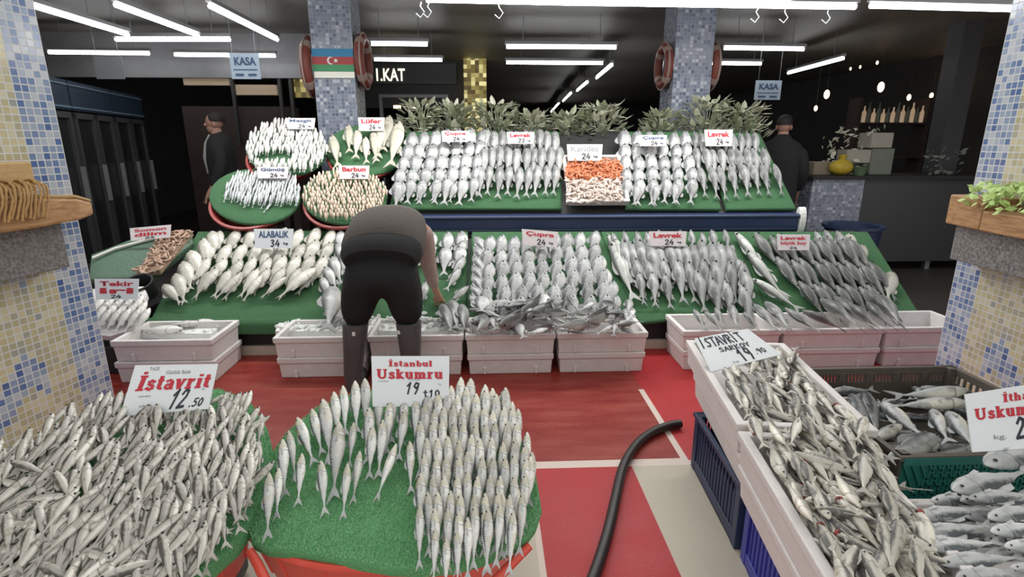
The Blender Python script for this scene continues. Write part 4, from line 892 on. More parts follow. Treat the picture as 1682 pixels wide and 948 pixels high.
# crates
def crate(mt, Lx, D_, H, mat, style, label, name='plastic_crate'):
    mb = MB(); hx, hy = Lx/2, D_/2
    def bx(c, d): mb.add([mt@(V(c)+V((sx*d[0]/2, sy*d[1]/2, sz*d[2]/2))) for sz in (-1,1) for sx, sy in ((-1,-1),(1,-1),(1,1),(-1,1))], [[3,2,1,0],[4,5,6,7],[0,1,5,4],[1,2,6,5],[2,3,7,6],[3,0,4,7]])
    bx((0,0,.008), (Lx,D_,.016)); t = .014
    for s in (-1, 1):
        for z, h in ((H-.018, .036), (.03, .05)):
            bx((0, s*(hy-t/2), z), (Lx, t, h)); bx((s*(hx-t/2), 0, z), (t, D_, h))
        bx((0, s*(hy+.004), H-.01), (Lx+.02, .012, .02)); bx((s*(hx+.004), 0, H-.01), (.012, D_, .02))
        for q in (-1, 1): bx((s*(hx-.02), q*(hy-.02), H/2), (.045, .045, H))
        if style == 'solid':
            bx((0, s*(hy-.012), H*.42), (Lx, .008, H*.6)); bx((s*(hx-.012), 0, H*.42), (.008, D_, H*.6))
        n = int(Lx/(.018 if style == 'solid' else .03))
        for i in range(n):
            x = -hx+.03+(Lx-.06)*i/(n-1)
            if style == 'solid':
                if i % 8 < 6: bx((x, s*(hy-.010), H*.80), (.008, .014, H*.22))
                else: bx((x, s*(hy-.010), H*.80), (.02, .014, H*.22))
            elif style == 'lattice':
                for sg in (-1, 1):
                    w = H*.4; a = V((x-sg*w/2, s*(hy-.008), .05)); b = V((x+sg*w/2, s*(hy-.008), H-.03))
                    if max(abs(a.x), abs(b.x)) > hx-.02: continue
                    e = V((.006, 0, 0)); f = V((0, .004, 0)); mb.add([mt@p for p in (a-e-f, a+e-f, b+e-f, b-e-f, a-e+f, a+e+f, b+e+f, b-e+f)], [[3,2,1,0],[4,5,6,7],[0,1,5,4],[1,2,6,5],[2,3,7,6],[3,0,4,7]])
            else: bx((x, s*(hy-.008), H/2), (.012, .01, H))
        n = int(D_/.035)
        for i in range(n):
            y = -hy+.03+(D_-.06)*i/(n-1); bx((s*(hx-.008), y, H/2), (.01, .012, H))
    return tag(WB(mb, name, mat, None, False, .003), label, 'crate', 'plastic crates under and beside the right foam boxes')
ANG = math.radians(-8)
def obox(far_l, far_r, near_l, near_r): pass
def rot(x, y, z, a): return Matrix.Translation((x, y, z)) @ Matrix.Rotation(a, 4, 'Z')
RBX = 'long foam boxes of horse mackerel on the right'
foam(rot(1.225, 2.20, .415, ANG), .50, .90, .125, 'upper long white foam box under the handwritten card, right foreground', RBX, wall=.035)
foam(rot(1.215, 2.09, .29, ANG), .47, .86, .124, 'lower long white foam box under the one with the handwritten card', RBX, wall=.035)
foam(rot(1.035, 1.33, .41, ANG), .385, .80, .125, 'upper long white foam box at the bottom edge of the photo', RBX, wall=.035)
foam(rot(1.035, 1.33, .285, ANG), .365, .77, .124, 'lower long white foam box at the bottom edge of the photo', RBX, wall=.035)
crate(rot(1.205, 2.05, 0, math.radians(-4)), .46, .58, .288, M['navy'], 'solid', 'dark navy plastic crate under the long foam boxes')
crate(rot(1.11, 1.42, 0, ANG), .38, .58, .283, M['blue'], 'solid', 'bright blue plastic crate at the bottom, under the nearest foam box')
bc = crate(rot(1.87, 2.035, .225, 0), .84, .77, .255, M['brown_crate'], 'solid', 'dark brown crate of bonito with green front by the right pillar')
crate(rot(1.87, 2.035, .0, 0), .82, .75, .22, M['navy'], 'bars', 'navy crate standing under the dark brown bonito crate')
mb = MB(); gx0, gx1, gy, g0, g1 = 1.455, 2.285, 1.638, .23, .475
mb.b2((gx0, gy, g1-.03), (gx1, gy+.008, g1)); mb.b2((gx0, gy, g0), (gx1, gy+.008, g0+.03)); mb.b2((gx0, gy+.008, g0), (gx1, gy+.011, g1))
for k in range(25):
    for sg in (-1, 1):
        x = gx0+.03+k*.032; w = .09*sg
        if not gx0 < x+w < gx1: continue
        mb.prism([V((x-.004, gy, g0+.03)), V((x+.004, gy, g0+.03)), V((x+w+.004, gy, g1-.03)), V((x+w-.004, gy, g1-.03))], [V((x-.004, gy+.008, g0+.03)), V((x+.004, gy+.008, g0+.03)), V((x+w+.004, gy+.008, g1-.03)), V((x+w-.004, gy+.008, g1-.03))])
gp_ = WB(mb, 'front_panel', M['green_net'], bc); gp_['label'] = 'dark green lattice front panel'
foam(rot(1.64, 1.22, .30, math.radians(-3)), .74, .50, .13, 'white foam box under the big mackerel pile, bottom right corner', RBX, wall=.035)
crate(rot(1.64, 1.22, .0, math.radians(-3)), .68, .46, .295, M['navy'], 'bars', 'navy crate under the foam box of big mackerel')
# horse mackerel in the long boxes
def inpoly(x, y, P):
    c = False; j = len(P)-1
    for i in range(len(P)):
        if (P[i][1] > y) != (P[j][1] > y) and x < (P[j][0]-P[i][0])*(y-P[i][1])/(P[j][1]-P[i][1])+P[i][0]: c = not c
        j = i
    return c
BT = Plane((0, 2, .515), (1,0,0), (0,1,0))
q1 = ((1180,612),(1296,572),(1384,668),(1440,742),(1542,928),(1560,1010),(1404,1010),(1316,830),(1254,716),(1232,690))
FR = random.Random(5); y = 590; i = 0; r = 0
while y < 985:
    x = 1170+(r % 2)*11
    while x < 1570:
        if inpoly(x, y, q1):
            a = D(FR.gauss(62 if y < 690 else 52, 22)); a = D(110) if FR.random() < .15 else a; a = D(FR.gauss(64, 5)) if not inpoly(x-34, y, q1) else a; l = FR.uniform(.85, 1.1)*(58+(y-590)*.22); cx, cy = x+FR.uniform(-5, 5), y+FR.uniform(-5, 5)
            dx, dy = math.cos(a)*l/2, math.sin(a)*l/2; hz = FR.uniform(.0, .05)+(.02 if 690 < y < 730 else 0)
            if FR.random() < .25: dx, dy = -dx, -dy
            o = fpx('istbox', BT, cx-dx, cy-dy, cx+dx, cy+dy, hz+.012, hz, D(FR.choice((55, 70, 85, 100, 120))), 'horse mackerel heaped in the long foam boxes at right', 'horse mackerel in the long foam boxes', FR.uniform(.21, .26))
            if FR.random() < .10:
                mb = MB(); mb.ball(V((.955, 0, -.005)), .042, 8, (.8, 1.0, 1.1)); g = mb.build('red_gill', M['blood'], o, True)
        x += 27
    y += 19+(y-590)*.02; r += 1
hb = MB(); co_, rn_ = [], []
for y in range(600, 985, 22):
    for x in range(1180, 1570, 24):
        if not inpoly(x, y, q1): continue
        a = D(FR.gauss(58, 25)) if inpoly(x-30, y, q1) else D(64); h, t = BT.pt(x-math.cos(a)*30, y-math.sin(a)*30, .0), BT.pt(x+math.cos(a)*30, y+math.sin(a)*30, -.015); ax = (h-t).normalized(); Ln = .22; t = (h+t)/2-ax*Ln/2; n = (BT.n-ax*BT.n.dot(ax)).normalized(); yv = n.cross(ax); ro = D(FR.choice((60, 85, 110))); z2 = n*math.cos(ro)+yv*math.sin(ro); mtx = Matrix((ax, z2.cross(ax), z2)).transposed(); me = FR.choice(SP['istavrit']['bodies']); o0 = len(hb.v); hb.v += [tuple(t+mtx@(v.co*Ln)) for v in me.vertices]; rv = FR.random()
        for p in me.polygons: hb.f.append([o0+q for q in p.vertices]); hb.m.append(p.material_index)
        co_ += [c for v in me.vertices for c in v.co]; rn_ += [rv]*len(me.vertices)
um = SP['istavrit']['bodies'][0].materials
bo = WB(hb, 'horse_mackerel_heap', [SP['istavrit']['attr'], um[1], um[2]], None, True)
a1 = bo.data.attributes.new('fishco', 'FLOAT_VECTOR', 'POINT'); a1.data.foreach_set('vector', co_); a2 = bo.data.attributes.new('fishrnd', 'FLOAT', 'POINT'); a2.data.foreach_set('value', rn_)
tag(bo, 'lower layers of horse mackerel showing between the top ones, right long boxes', 'fish', None, 'stuff')
for i, (hx, hy, tx, ty) in enumerate(((1445,845,1470,950), (1478,850,1465,950), (1500,880,1520,980))):
    fpx('istbox', BT, hx, hy, tx, ty, .09, .06, D(70), 'grey fish lying over the right rim of the nearest long box, %s from left' % nth(i+1), 'horse mackerel in the long foam boxes')
# bonito in the dark crate, seen over the green one
BN = Plane((0, 2.2, .395), (1,0,0), (0,1,0)); GBN = 'bonito in the brown and green crates'
for i, (hx, hy, tx, ty, z, ro, lb) in enumerate(((1400,648,1432,728,.03,60,'dark bonito arching down at the left of the brown crate'), (1422,644,1450,726,.02,40,'dark bonito second from the left in the brown crate'), (1590,640,1460,650,.02,80,'long silver bonito farthest back in the crate'), (1588,660,1452,668,.04,95,'long silver bonito lying across, second from the back'),
        (1446,660,1526,724,.06,120,'yellow bellied bonito lying diagonally in the middle'), (1556,676,1606,742,.05,120,'pale bellied bonito pointing to the red lettered card'), (1530,672,1560,730,.03,120,'pale belly up bonito between the two diagonal ones'), (1540,716,1434,764,.07,50,'blue backed bonito over the edge of the green crate'),
        (1480,698,1408,738,.05,110,'short pale bonito under the diagonal one at left'), (1364,644,1440,640,.0,110,'pale bonito in the far left corner of the crate'), (1600,735,1510,758,.03,40,'dark bonito lying low along the green crate'), (1370,700,1420,745,.02,100,'grey bonito poking out beside the long foam box'), (1500,740,1590,752,.0,60,'dark bonito at the bottom of the green crate'))):
    fpx('bonito', BN, hx, hy, tx, ty, z+.01, z, D(ro), lb, GBN)
for i in range(24):
    x, y = 1388+(i % 6)*42+J(8), 660+(i//6)*27+J(5); a = D(R.choice((10, 35, 60, -20, 150))); fpx('bonito', BN, x-math.cos(a)*34, y-math.sin(a)*20, x+math.cos(a)*34, y+math.sin(a)*20, -.005, -.01, D(R.choice((60, 75, 110))), 'bonito half hidden in the lower layer of the brown crate', GBN, .27)
# big mackerel, bottom right
BM = Plane((0, 1.3, .50), (1,0,0), (0,1,0)); GBM = 'big mackerel piled at the bottom right'
for i, (hx, hy, tx, ty, z, lb) in enumerate(((1500,852,1630,832,.03,'top one of the left column'), (1506,878,1636,862,.03,'second down the left column'), (1514,900,1652,890,.03,'third down the left column'), (1544,926,1690,914,.03,'fourth down the left column'), (1570,950,1720,938,.03,'lowest of the left column'),
        (1565,806,1700,768,.06,'topmost long one beneath the red lettered card'), (1590,818,1712,812,.05,'second beneath the red lettered card'), (1618,764,1760,722,.06,'highest of all, right against the red lettered card'), (1624,852,1740,828,.055,'upper one of the right column at the frame edge'), (1628,874,1750,862,.055,'middle one of the right column at the frame edge'), (1650,898,1770,896,.05,'lower one of the right column at the frame edge'), (1660,932,1790,940,.05,'lowest right one in the corner'))):
    fpx('bigmack', BM, hx, hy, tx, ty, z, z-.005, D(100)+J(.2), 'big mackerel in corner pile, '+lb, GBM)
for i in range(16):
    x, y = 1535+(i % 4)*42+J(8), 822+(i//4)*32+J(6); fpx('bigmack', BM, x, y, x+115, y-8+J(6), -.03+.012*(i % 3), -.035+.012*(i % 3), D(90), 'big silver mackerel half hidden beneath the corner pile', GBM)
# ================================================================ front round baskets
FP = Plane((atZ(645, 800, .46).x, 1.57, .46), (1,0,0), (0, math.cos(D(9)), math.sin(D(9))))
turf1 = ((404,850),(410,805),(430,765),(470,710),(520,668),(580,645),(645,636),(720,640),(790,660),(845,700),(876,760),(888,835),(880,860),(862,884),(828,902),(790,916),(745,928),(690,932),(640,930),(590,922),(545,911),(495,903),(440,899),(415,888))
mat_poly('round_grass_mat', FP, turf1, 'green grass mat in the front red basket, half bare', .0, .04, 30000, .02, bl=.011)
def tub(plane, cx, cy, rw, rv, label, name='round_basket'):
    c = plane.pt(cx, cy, -.05); T = plane.mat(c) @ Matrix.Diagonal((rw, rv, 1, 1))
    o = tag(WB(MB().lathe([(.001, -.22), (.90, -.22), (.99, -.01), (1.0, 0), (.955, 0), (.87, -.205), (.001, -.205)], 64, T), name, M['red_tub'], None, True), label, 'basket')
    WB(MB().lathe([(.955, -.008), (1.02, -.016), (1.045, .0), (1.02, .016), (.955, .010), (.94, 0), (.955, -.008)], 64, T), 'rim', M['red_tub'], o, True)
    mb = MB()
    for k in range(0, 64, 4):
        a = 2*math.pi*(k+.5)/64; mb.tube([T@V((.985*math.cos(a), .985*math.sin(a), -.012)), T@V((.905*math.cos(a), .905*math.sin(a), -.21))], .006, 6)
    WB(mb, 'rib', M['red_tub'], o, True); return o, c
tb1, c1 = tub(FP, 640, 812, .462, (FP.pt(640, 812, -.05)-FP.pt(640, 932, -.05)).length, 'round red plastic basket in the front middle holding the mackerel mat')
for a_, b_, c_ in (((410,905),(424,928),(440,962)), ((870,897),(846,920),(806,962))):
    mb = MB(); mb.tube([FP.pt(*a_, -.02), FP.pt(*b_, -.035), FP.pt(*c_, -.05)], [.012, .014, .014], 12); WB(mb, 'handle', M['red_tub'], tb1, True)
mb = MB(); mb.b2((c1.x-.28, c1.y-.2, 0), (c1.x+.28, c1.y+.2, .17)); tag(WB(mb, 'grey_tub', M['charcoal'], None, False, .03), 'dark grey upturned tub under the middle red basket', 'tub')
GM = 'mackerel fanned out on the front round basket'
hand = [(442,777,439,889), (458,769,454,855), (464,722,468,819), (474,708,486,790), (496,745,489,833), (488,686,517,765), (512,672,530,749), (530,656,544,761), (527,757,534,849), (557,694,547,825), (571,761,563,855), (591,741,579,829), (581,694,573,770), (607,670,603,765), (629,690,621,789), (651,729,617,825), (640,660,634,750), (665,674,654,760), (673,725,675,813),
        (548,644,556,730), (563,634,568,720), (583,626,586,716), (599,622,602,712), (622,640,622,730), (644,644,642,732), (664,650,660,735), (682,655,684,745), (612,700,606,790)]
for i, (hx, hy, tx, ty) in enumerate(sorted(hand, key=lambda q: q[1])):
    ys = sorted(hand); fpx('mack', FP, hx, hy, tx, ty, .105, .028, D(118)+J(.15), 'silver mackerel on the bare left half of the front mat, %s from left' % nth(ys.index((hx, hy, tx, ty))+1), GM)
rim = [(757,620), (773,622), (797,632), (809,638), (825,644), (841,660), (851,672), (866,710), (874,743), (741,634)]
blk = [(640,700,830,9), (664,694,844,10), (690,690,852,10), (718,700,862,10), (746,694,866,10), (776,692,862,10), (806,700,856,9), (832,690,846,8)]
for i, (x, y) in enumerate(rim):
    fpx('mack', FP, x, y, x-6+(8 if x > 860 else 0)*0, y+92, .10, .03, D(118)+J(.15), 'silver mackerel along the back right rim of front basket, %s from left' % nth(sorted(rim).index((x, y))+1), GM)
for r, (y, x0, x1, n) in enumerate(blk):
    for i in range(n):
        x = x0+(x1-x0)*i/(n-1)+J(3); yy = y+J(5)+(6 if i % 2 else 0); ln = 92+(y-640)*.09
        fpx('mack', FP, x, yy, x-3+J(3)+(x-780)*-.05, yy+ln, .125, .04, D(120)+J(.2), 'silver mackerel in dense right half, %s from left, %s row down' % (nth(i+1), nth(r+1)), GM)
for i, (x, y, tx, ty) in enumerate(((715,868,712,962), (733,884,732,975), (750,872,752,970), (768,850,768,958), (795,838,800,948), (850,800,842,895), (872,750,856,870), (826,812,824,922))):
    fpx('mack', FP, x, y, tx, ty, .11, .035, D(118), 'silver mackerel hanging over the front basket edge, %s from left' % nth(sorted((715,733,750,768,795,850,872,826)).index(x)+1), GM)
# left basket, horse mackerel
IP = Plane((atZ(190, 830, .47).x, 1.5, .47), (1,0,0), (0, math.cos(D(9)), math.sin(D(9))))
turf2 = ((-160,900),(-90,770),(-5,770),(92,716),(192,664),(290,640),(362,638),(410,658),(437,700),(448,745),(438,800),(412,850),(385,890),(350,920),(310,965),(230,1010),(100,1050),(-60,1040))
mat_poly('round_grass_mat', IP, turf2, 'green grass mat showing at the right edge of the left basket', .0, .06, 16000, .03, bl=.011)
tb2, c2 = tub(IP, 150, 850, .47, (IP.pt(150, 850, -.05)-IP.pt(150, 985, -.05)).length, 'round red plastic basket in the left foreground under horse mackerel')
mb = MB(); mb.tube([IP.pt(356, 913, -.03), IP.pt(322, 936, -.035), IP.pt(278, 968, -.04)], [.014, .016, .016], 12); WB(mb, 'handle', M['red_tub'], tb2, True)
mb = MB(); mb.b2((c2.x-.3, c2.y-.2, 0), (c2.x+.34, c2.y+.25, .17)); tag(WB(mb, 'grey_tub', M['charcoal'], None, False, .03), 'dark grey upturned tub under the left red basket', 'tub')
fp2 = ((-60,790),(0,744),(90,698),(190,652),(300,640),(372,648),(410,672),(427,712),(428,760),(412,812),(380,862),(345,905),(290,960),(200,1000),(0,1000),(-80,960))
GI = 'horse mackerel heaped in the left front basket'
def idir(x, y):
    k = max(0, min(1, (x-60)/330)); a = 48+k*32; return a
def domeh(x, y): return .075*max(0, 1-((x-190)/260)**2-((y-820)/210)**2)
FR = random.Random(11); base = MB(); cnt = 0
def istmat(hx, hy, tx, ty, lh, lt, roll):
    return IP.pt(hx, hy, lh), IP.pt(tx, ty, lt)
grid = []
for layer, (sx, sy) in enumerate(((26, 30), (21.5, 21.5))):
    y = 668; r = 0
    while y < 985:
        x = -50+(r % 2)*sx/2
        while x < 440:
            if inpoly(x, y, fp2): grid.append((layer, x+FR.uniform(-6, 6), y+FR.uniform(-6, 6)))
            x += sx
        y += sy; r += 1
top = [g for g in grid if g[0] == 1]; bot = [g for g in grid if g[0] == 0]
def pose(x, y):
    a = FR.gauss(idir(x, y), 17); a = FR.uniform(-20, 200) if FR.random() < .10 and y > 740 and x < 330 else a; a = D(a); l = FR.uniform(62, 80)*(1+(y-760)*.0011); return x+math.cos(a)*l/2, y-math.sin(a)*l/2, x-math.cos(a)*l/2, y+math.sin(a)*l/2
top.sort(key=lambda g: -g[2]); NI = 186
fco, frn = [], []
for _, x, y in bot+top[NI:]:
    up = (x, y) not in [(g[1], g[2]) for g in bot]
    hx, hy, tx, ty = pose(x, y); z = domeh(x, y)+(FR.uniform(.02, .042) if up else 0); h, t = IP.pt(hx, hy, z+.045), IP.pt(tx, ty, z+.03); ax = h-t; Ln = FR.uniform(.155, .19); ax.normalize(); t = (h+t)/2-ax*Ln/2; n = (IP.n-ax*IP.n.dot(ax)).normalized(); yv = n.cross(ax)
    ro = D(FR.choice((95, 110, 75, 60, 85))); z2 = n*math.cos(ro)+yv*math.sin(ro); mtx = Matrix((ax, z2.cross(ax), z2)).transposed(); me = FR.choice(SP['istavrit']['bodies'])
    base.cur = 0; o0 = len(base.v); base.v += [tuple(t+mtx@(v.co*Ln)) for v in me.vertices]; rv = FR.random()
    for p in me.polygons: base.f.append([o0+q for q in p.vertices]); base.m.append(p.material_index)
    fco += [c for v in me.vertices for c in v.co]; frn += [rv]*len(me.vertices)
um = SP['istavrit']['bodies'][0].materials
bo = WB(base, 'horse_mackerel_heap', [SP['istavrit']['attr'], um[1], um[2]], None, True)
a1 = bo.data.attributes.new('fishco', 'FLOAT_VECTOR', 'POINT'); a1.data.foreach_set('vector', fco); a2 = bo.data.attributes.new('fishrnd', 'FLOAT', 'POINT'); a2.data.foreach_set('value', frn)
tag(bo, 'rest of the horse mackerel filling the left basket, lower layers and far side', 'fish', None, 'stuff')
for _, x, y in top[:NI]:
    hx, hy, tx, ty = pose(x, y); z = domeh(x, y)+FR.uniform(.0, .022)
    fpx('istavrit', IP, hx, hy, tx, ty, z+.055, z+.035, D(FR.choice((95, 110, 70, 60, 80))), 'small horse mackerel heaped in the left front basket', GI, FR.uniform(.155, .19))
edge = [(8+i*14.5, 742-(i*14.5)*.49) for i in range(13)] + [(372+i*8, 646+i*9) for i in range(6)] + [(418+i*1.5, 700+i*14) for i in range(5)]
for i, (x, y) in enumerate(edge):
    lbx = 'small horse mackerel standing head up along the left basket rim, %s from left' % nth(i+1)
    fpx('istavrit', IP, x+J(2), y+J(3)-4, x-4 if i < 13 else x-22, y+56, .10, .05, D(115), lbx, 'horse mackerel standing along the left basket rim')
# ================================================================ pillar ledges
def ledge(PL, D_, Nn, far_px, top_y, bot_y, label, name, depth, length=1.5):
    p = PL_pt(PL, Nn, far_px[0], far_px[1], depth); t0 = (p-PL.o).dot(D_); z1 = PL_pt(PL, Nn, far_px[0]-(8 if Nn.x > 0 else -8), top_y, depth).z; z0 = PL_pt(PL, Nn, far_px[0]-(8 if Nn.x > 0 else -8), bot_y, depth).z
    mb = MB(); o = V((PL.o.x, PL.o.y, 0)); q = [o+D_*t+Nn*n for t, n in ((t0, .0), (t0, depth), (t0+length, depth), (t0+length, .0))]
    mb.prism([V((x.x, x.y, z0)) for x in q], [V((x.x, x.y, z1)) for x in q]); tag(WB(mb, name, M['granite'], None, False, .006), label, 'ledge'); return t0, z0, z1, o
def PL_pt(PL, Nn, px, py, off):
    o = PL.o+Nn*off; r = ray(px, py); return CAM+r*((o-CAM).dot(Nn)/r.dot(Nn))
lt0, lz0, lz1, lo = ledge(LP, LD, LN, (112, 420), 364, 441, 'thick speckled granite ledge on the left mosaic pillar', 'granite_ledge', .13)
rt0, rz0, rz1, ro = ledge(RP, RD, RN, (1562, 410), 368, 428, 'thick speckled granite ledge on the right mosaic pillar', 'granite_ledge', .13)
def lpt(o, D_, Nn, t, n, z): q = o+D_*t+Nn*n; return V((q.x, q.y, z))
def prow(z0, z1):
    k = lambda t: max(0, min(1, (lt0+.10-t)/.26))
    return MB().prism([lpt(lo, LD, LN, t, n, z0+.025*k(t)**2) for t, n in ol], [lpt(lo, LD, LN, t, n, z1-.065*k(t)**1.5) for t, n in ol])
def wprism(o, D_, Nn, outl, z0, z1): return MB().prism([lpt(o, D_, Nn, t, n, z0) for t, n in outl], [lpt(o, D_, Nn, t, n, z1) for t, n in outl])
# left: pointed wooden trough with straw rope wound over it
ol = [(lt0-.16, .12), (lt0-.12, .19), (lt0-.02, .228), (lt0+.2, .24), (lt0+1.2, .24), (lt0+1.2, .0), (lt0+.2, .0), (lt0-.02, .02), (lt0-.13, .06)]
wd = WB(prow(lz1+.001, lz1+.135), 'wooden_trough', M['wood'], None, False, .015); tag(wd, 'pointed pine wood trough on the left granite ledge', 'trough')
kk = lambda t: max(0, min(1, (lt0+.10-t)/.26))
WB(MB().prism([lpt(lo, LD, LN, t, n*.96+.005, lz1+.135-.065*kk(t)**1.5) for t, n in ol], [lpt(lo, LD, LN, t, n*.96+.005, lz1+.15-.07*kk(t)**1.5) for t, n in ol]), 'top_board', M['wood_light'], wd, False, .004)
tag(WB(wprism(lo, LD, LN, [(lt0+.05, .0), (lt0+.05, .10), (lt0+.9, .10), (lt0+.9, .0)], lz1+.151, lz1+.28), 'wood_block', M['wood_light'], None, False, .008), 'square pale wood block standing behind the rope on the left ledge', 'block')
mb = MB()
for i in range(26):
    t = lt0+.03+i*.017; a = []
    for k in range(13):
        u = k/12; n = .03+.215*min(1, u*1.5); z = lz1+.162+.012*math.sin(u*3)+.02*math.sin(min(1, u*1.5)*math.pi) if u < .667 else lz1+.162-(u-.667)*3*.12; a.append(lpt(lo, LD, LN, t+(.13*u)+J(.004), n+(.012 if u >= .667 else 0)+J(.002), z+J(.002)+(i % 3)*.006))
    mb.tube(a, .0055, 6)
tag(WB(mb, 'rope_coil', M['rope'], None, True), 'tan straw rope wound many times over the left wooden trough', 'rope')
# right: wooden block with leafy greens
tag(WB(wprism(ro, RD, RN, [(rt0-.03, .0), (rt0-.03, .17), (rt0+.22, .19), (rt0+.22, .0)], rz1+.001, rz1+.155), 'wooden_block', M['wood'], None, False, .008), 'reddish pine wood block at the end of the right granite ledge', 'block')
tag(WB(wprism(ro, RD, RN, [(rt0+.235, .0), (rt0+.235, .20), (rt0+.8, .20), (rt0+.8, .0)], rz1+.001, rz1+.10), 'wooden_block', M['wood'], None, False, .008), 'lower pine wood block under the light greens on the right ledge', 'block')
mb = MB()
for i in range(240):
    t = rt0+.10+R.random()*.55; n = R.uniform(.02, .23); z = rz1+.165+R.random()*.06*(1-abs(t-rt0-.35)*1.2)-(.05 if n > .19 else 0); p = lpt(ro, RD, RN, t, n, z); d = V((R.uniform(-1,1), R.uniform(-1,1), R.uniform(-.3,.6))).normalized(); l = R.uniform(.03, .06); w = d.orthogonal().normalized()*l*.35; k = w.cross(d)*.3
    mb.add([p, p+d*l*.5+w, p+d*l, p+d*l*.5-w, p+d*l*.5+k], [[0,1,4],[1,2,4],[2,3,4],[3,0,4],[0,3,2,1]])
tag(WB(mb, 'lettuce', M['leaf_light'], None), 'heap of light green lettuce on the right ledge', 'lettuce')['kind'] = 'stuff'
# ================================================================ plants behind the upper shelf
mb = MB(); mb.b2((ua+.1, 5.66, 1.36), (ub-.1, 5.95, 1.40)); mb.b2((ua+.1, 5.7, .0), (ub-.1, 5.74, 1.36)); WB(mb, 'back_ledge', M['black'], su)
FR = random.Random(3)
for i, (px, top, wd_) in enumerate(((692, 172, 34), (745, 176, 42), (815, 172, 40), (872, 190, 34), (935, 192, 36), (985, 176, 40), (1085, 190, 34), (1160, 165, 44), (1215, 178, 42))):
    Yp = 5.8; c = atY(px, 215, Yp); zt = atY(px, top, Yp).z; w = wd_/153; r = empty('potted_plant', (c.x, Yp, 1.40), 'grey green leafy pot plant behind the upper fish shelf, %s from left' % nth(i+1), 'plant', 'leafy plants behind the upper shelf')
    WB(MB().lathe([(.001,0),(.075,0),(.10,.14),(.105,.15),(.09,.15),(.085,.12),(.001,.12)], 18, Matrix.Translation((c.x, Yp, 1.402))), 'pot', M['dark_red'], r, True)
    fol = MB(); sm = MB(); h = zt-1.50; w *= 1.3
    for j in range(170):
        a = FR.uniform(0, 6.283); q = math.sqrt(FR.random()); zz = FR.random()**.8; rr = q*w*(1-.55*zz); p = V((c.x+rr*math.cos(a), Yp+rr*.45*math.sin(a)-.02, 1.54+zz*h*.93)); d = V((math.cos(a), math.sin(a)*.8-.3, FR.uniform(-.3, 1.1))).normalized(); l = FR.uniform(.07, .13); s = d.cross(V((0,0,1))); s = (s.normalized() if s.length > .05 else V((1,0,0)))*l*.26; k = d.cross(s).normalized()*l*.06
        fol.cur = FR.choice((0, 0, 1)); fol.add([p, p+d*l*.35+s, p+d*l*.75+s*.7-k, p+d*l-k*2, p+d*l*.75-s*.7-k, p+d*l*.35-s, p+d*l*.4-k*1.6], [[0,1,6],[1,2,6],[2,3,6],[3,4,6],[4,5,6],[5,0,6],[5,4,3,2,1,0]])
        if j % 6 == 0: sm.tube([V((c.x, Yp, 1.52)), V((c.x, Yp, 1.52)).lerp(p, .6)+V((0,0,.03)), p], .004, 5)
    WB(fol, 'foliage', [M['leaf'], M['leaf2']], r); WB(sm, 'stem', M['leaf'], r)
# ================================================================ hose
pts = [atZ(x, y, .028) for x, y in ((948,1010),(975,948),(997,880),(1012,815),(1022,772),(1035,745),(1052,724),(1075,708),(1100,699),(1118,696))]
sm = []
for i in range(len(pts)-1):
    p0, p1, p2, p3 = pts[max(i-1,0)], pts[i], pts[i+1], pts[min(i+2, len(pts)-1)]
    for k in range(6):
        t = k/6; sm.append(.5*((2*p1)+(p2-p0)*t+(2*p0-5*p1+4*p2-p3)*t*t+(3*p1-p0-3*p2+p3)*t**3))
sm.append(pts[-1]); tag(WB(MB().tube(sm, .023, 14), 'hose', M['hose'], None, True), 'thick black rubber hose curving over the red floor', 'hose')
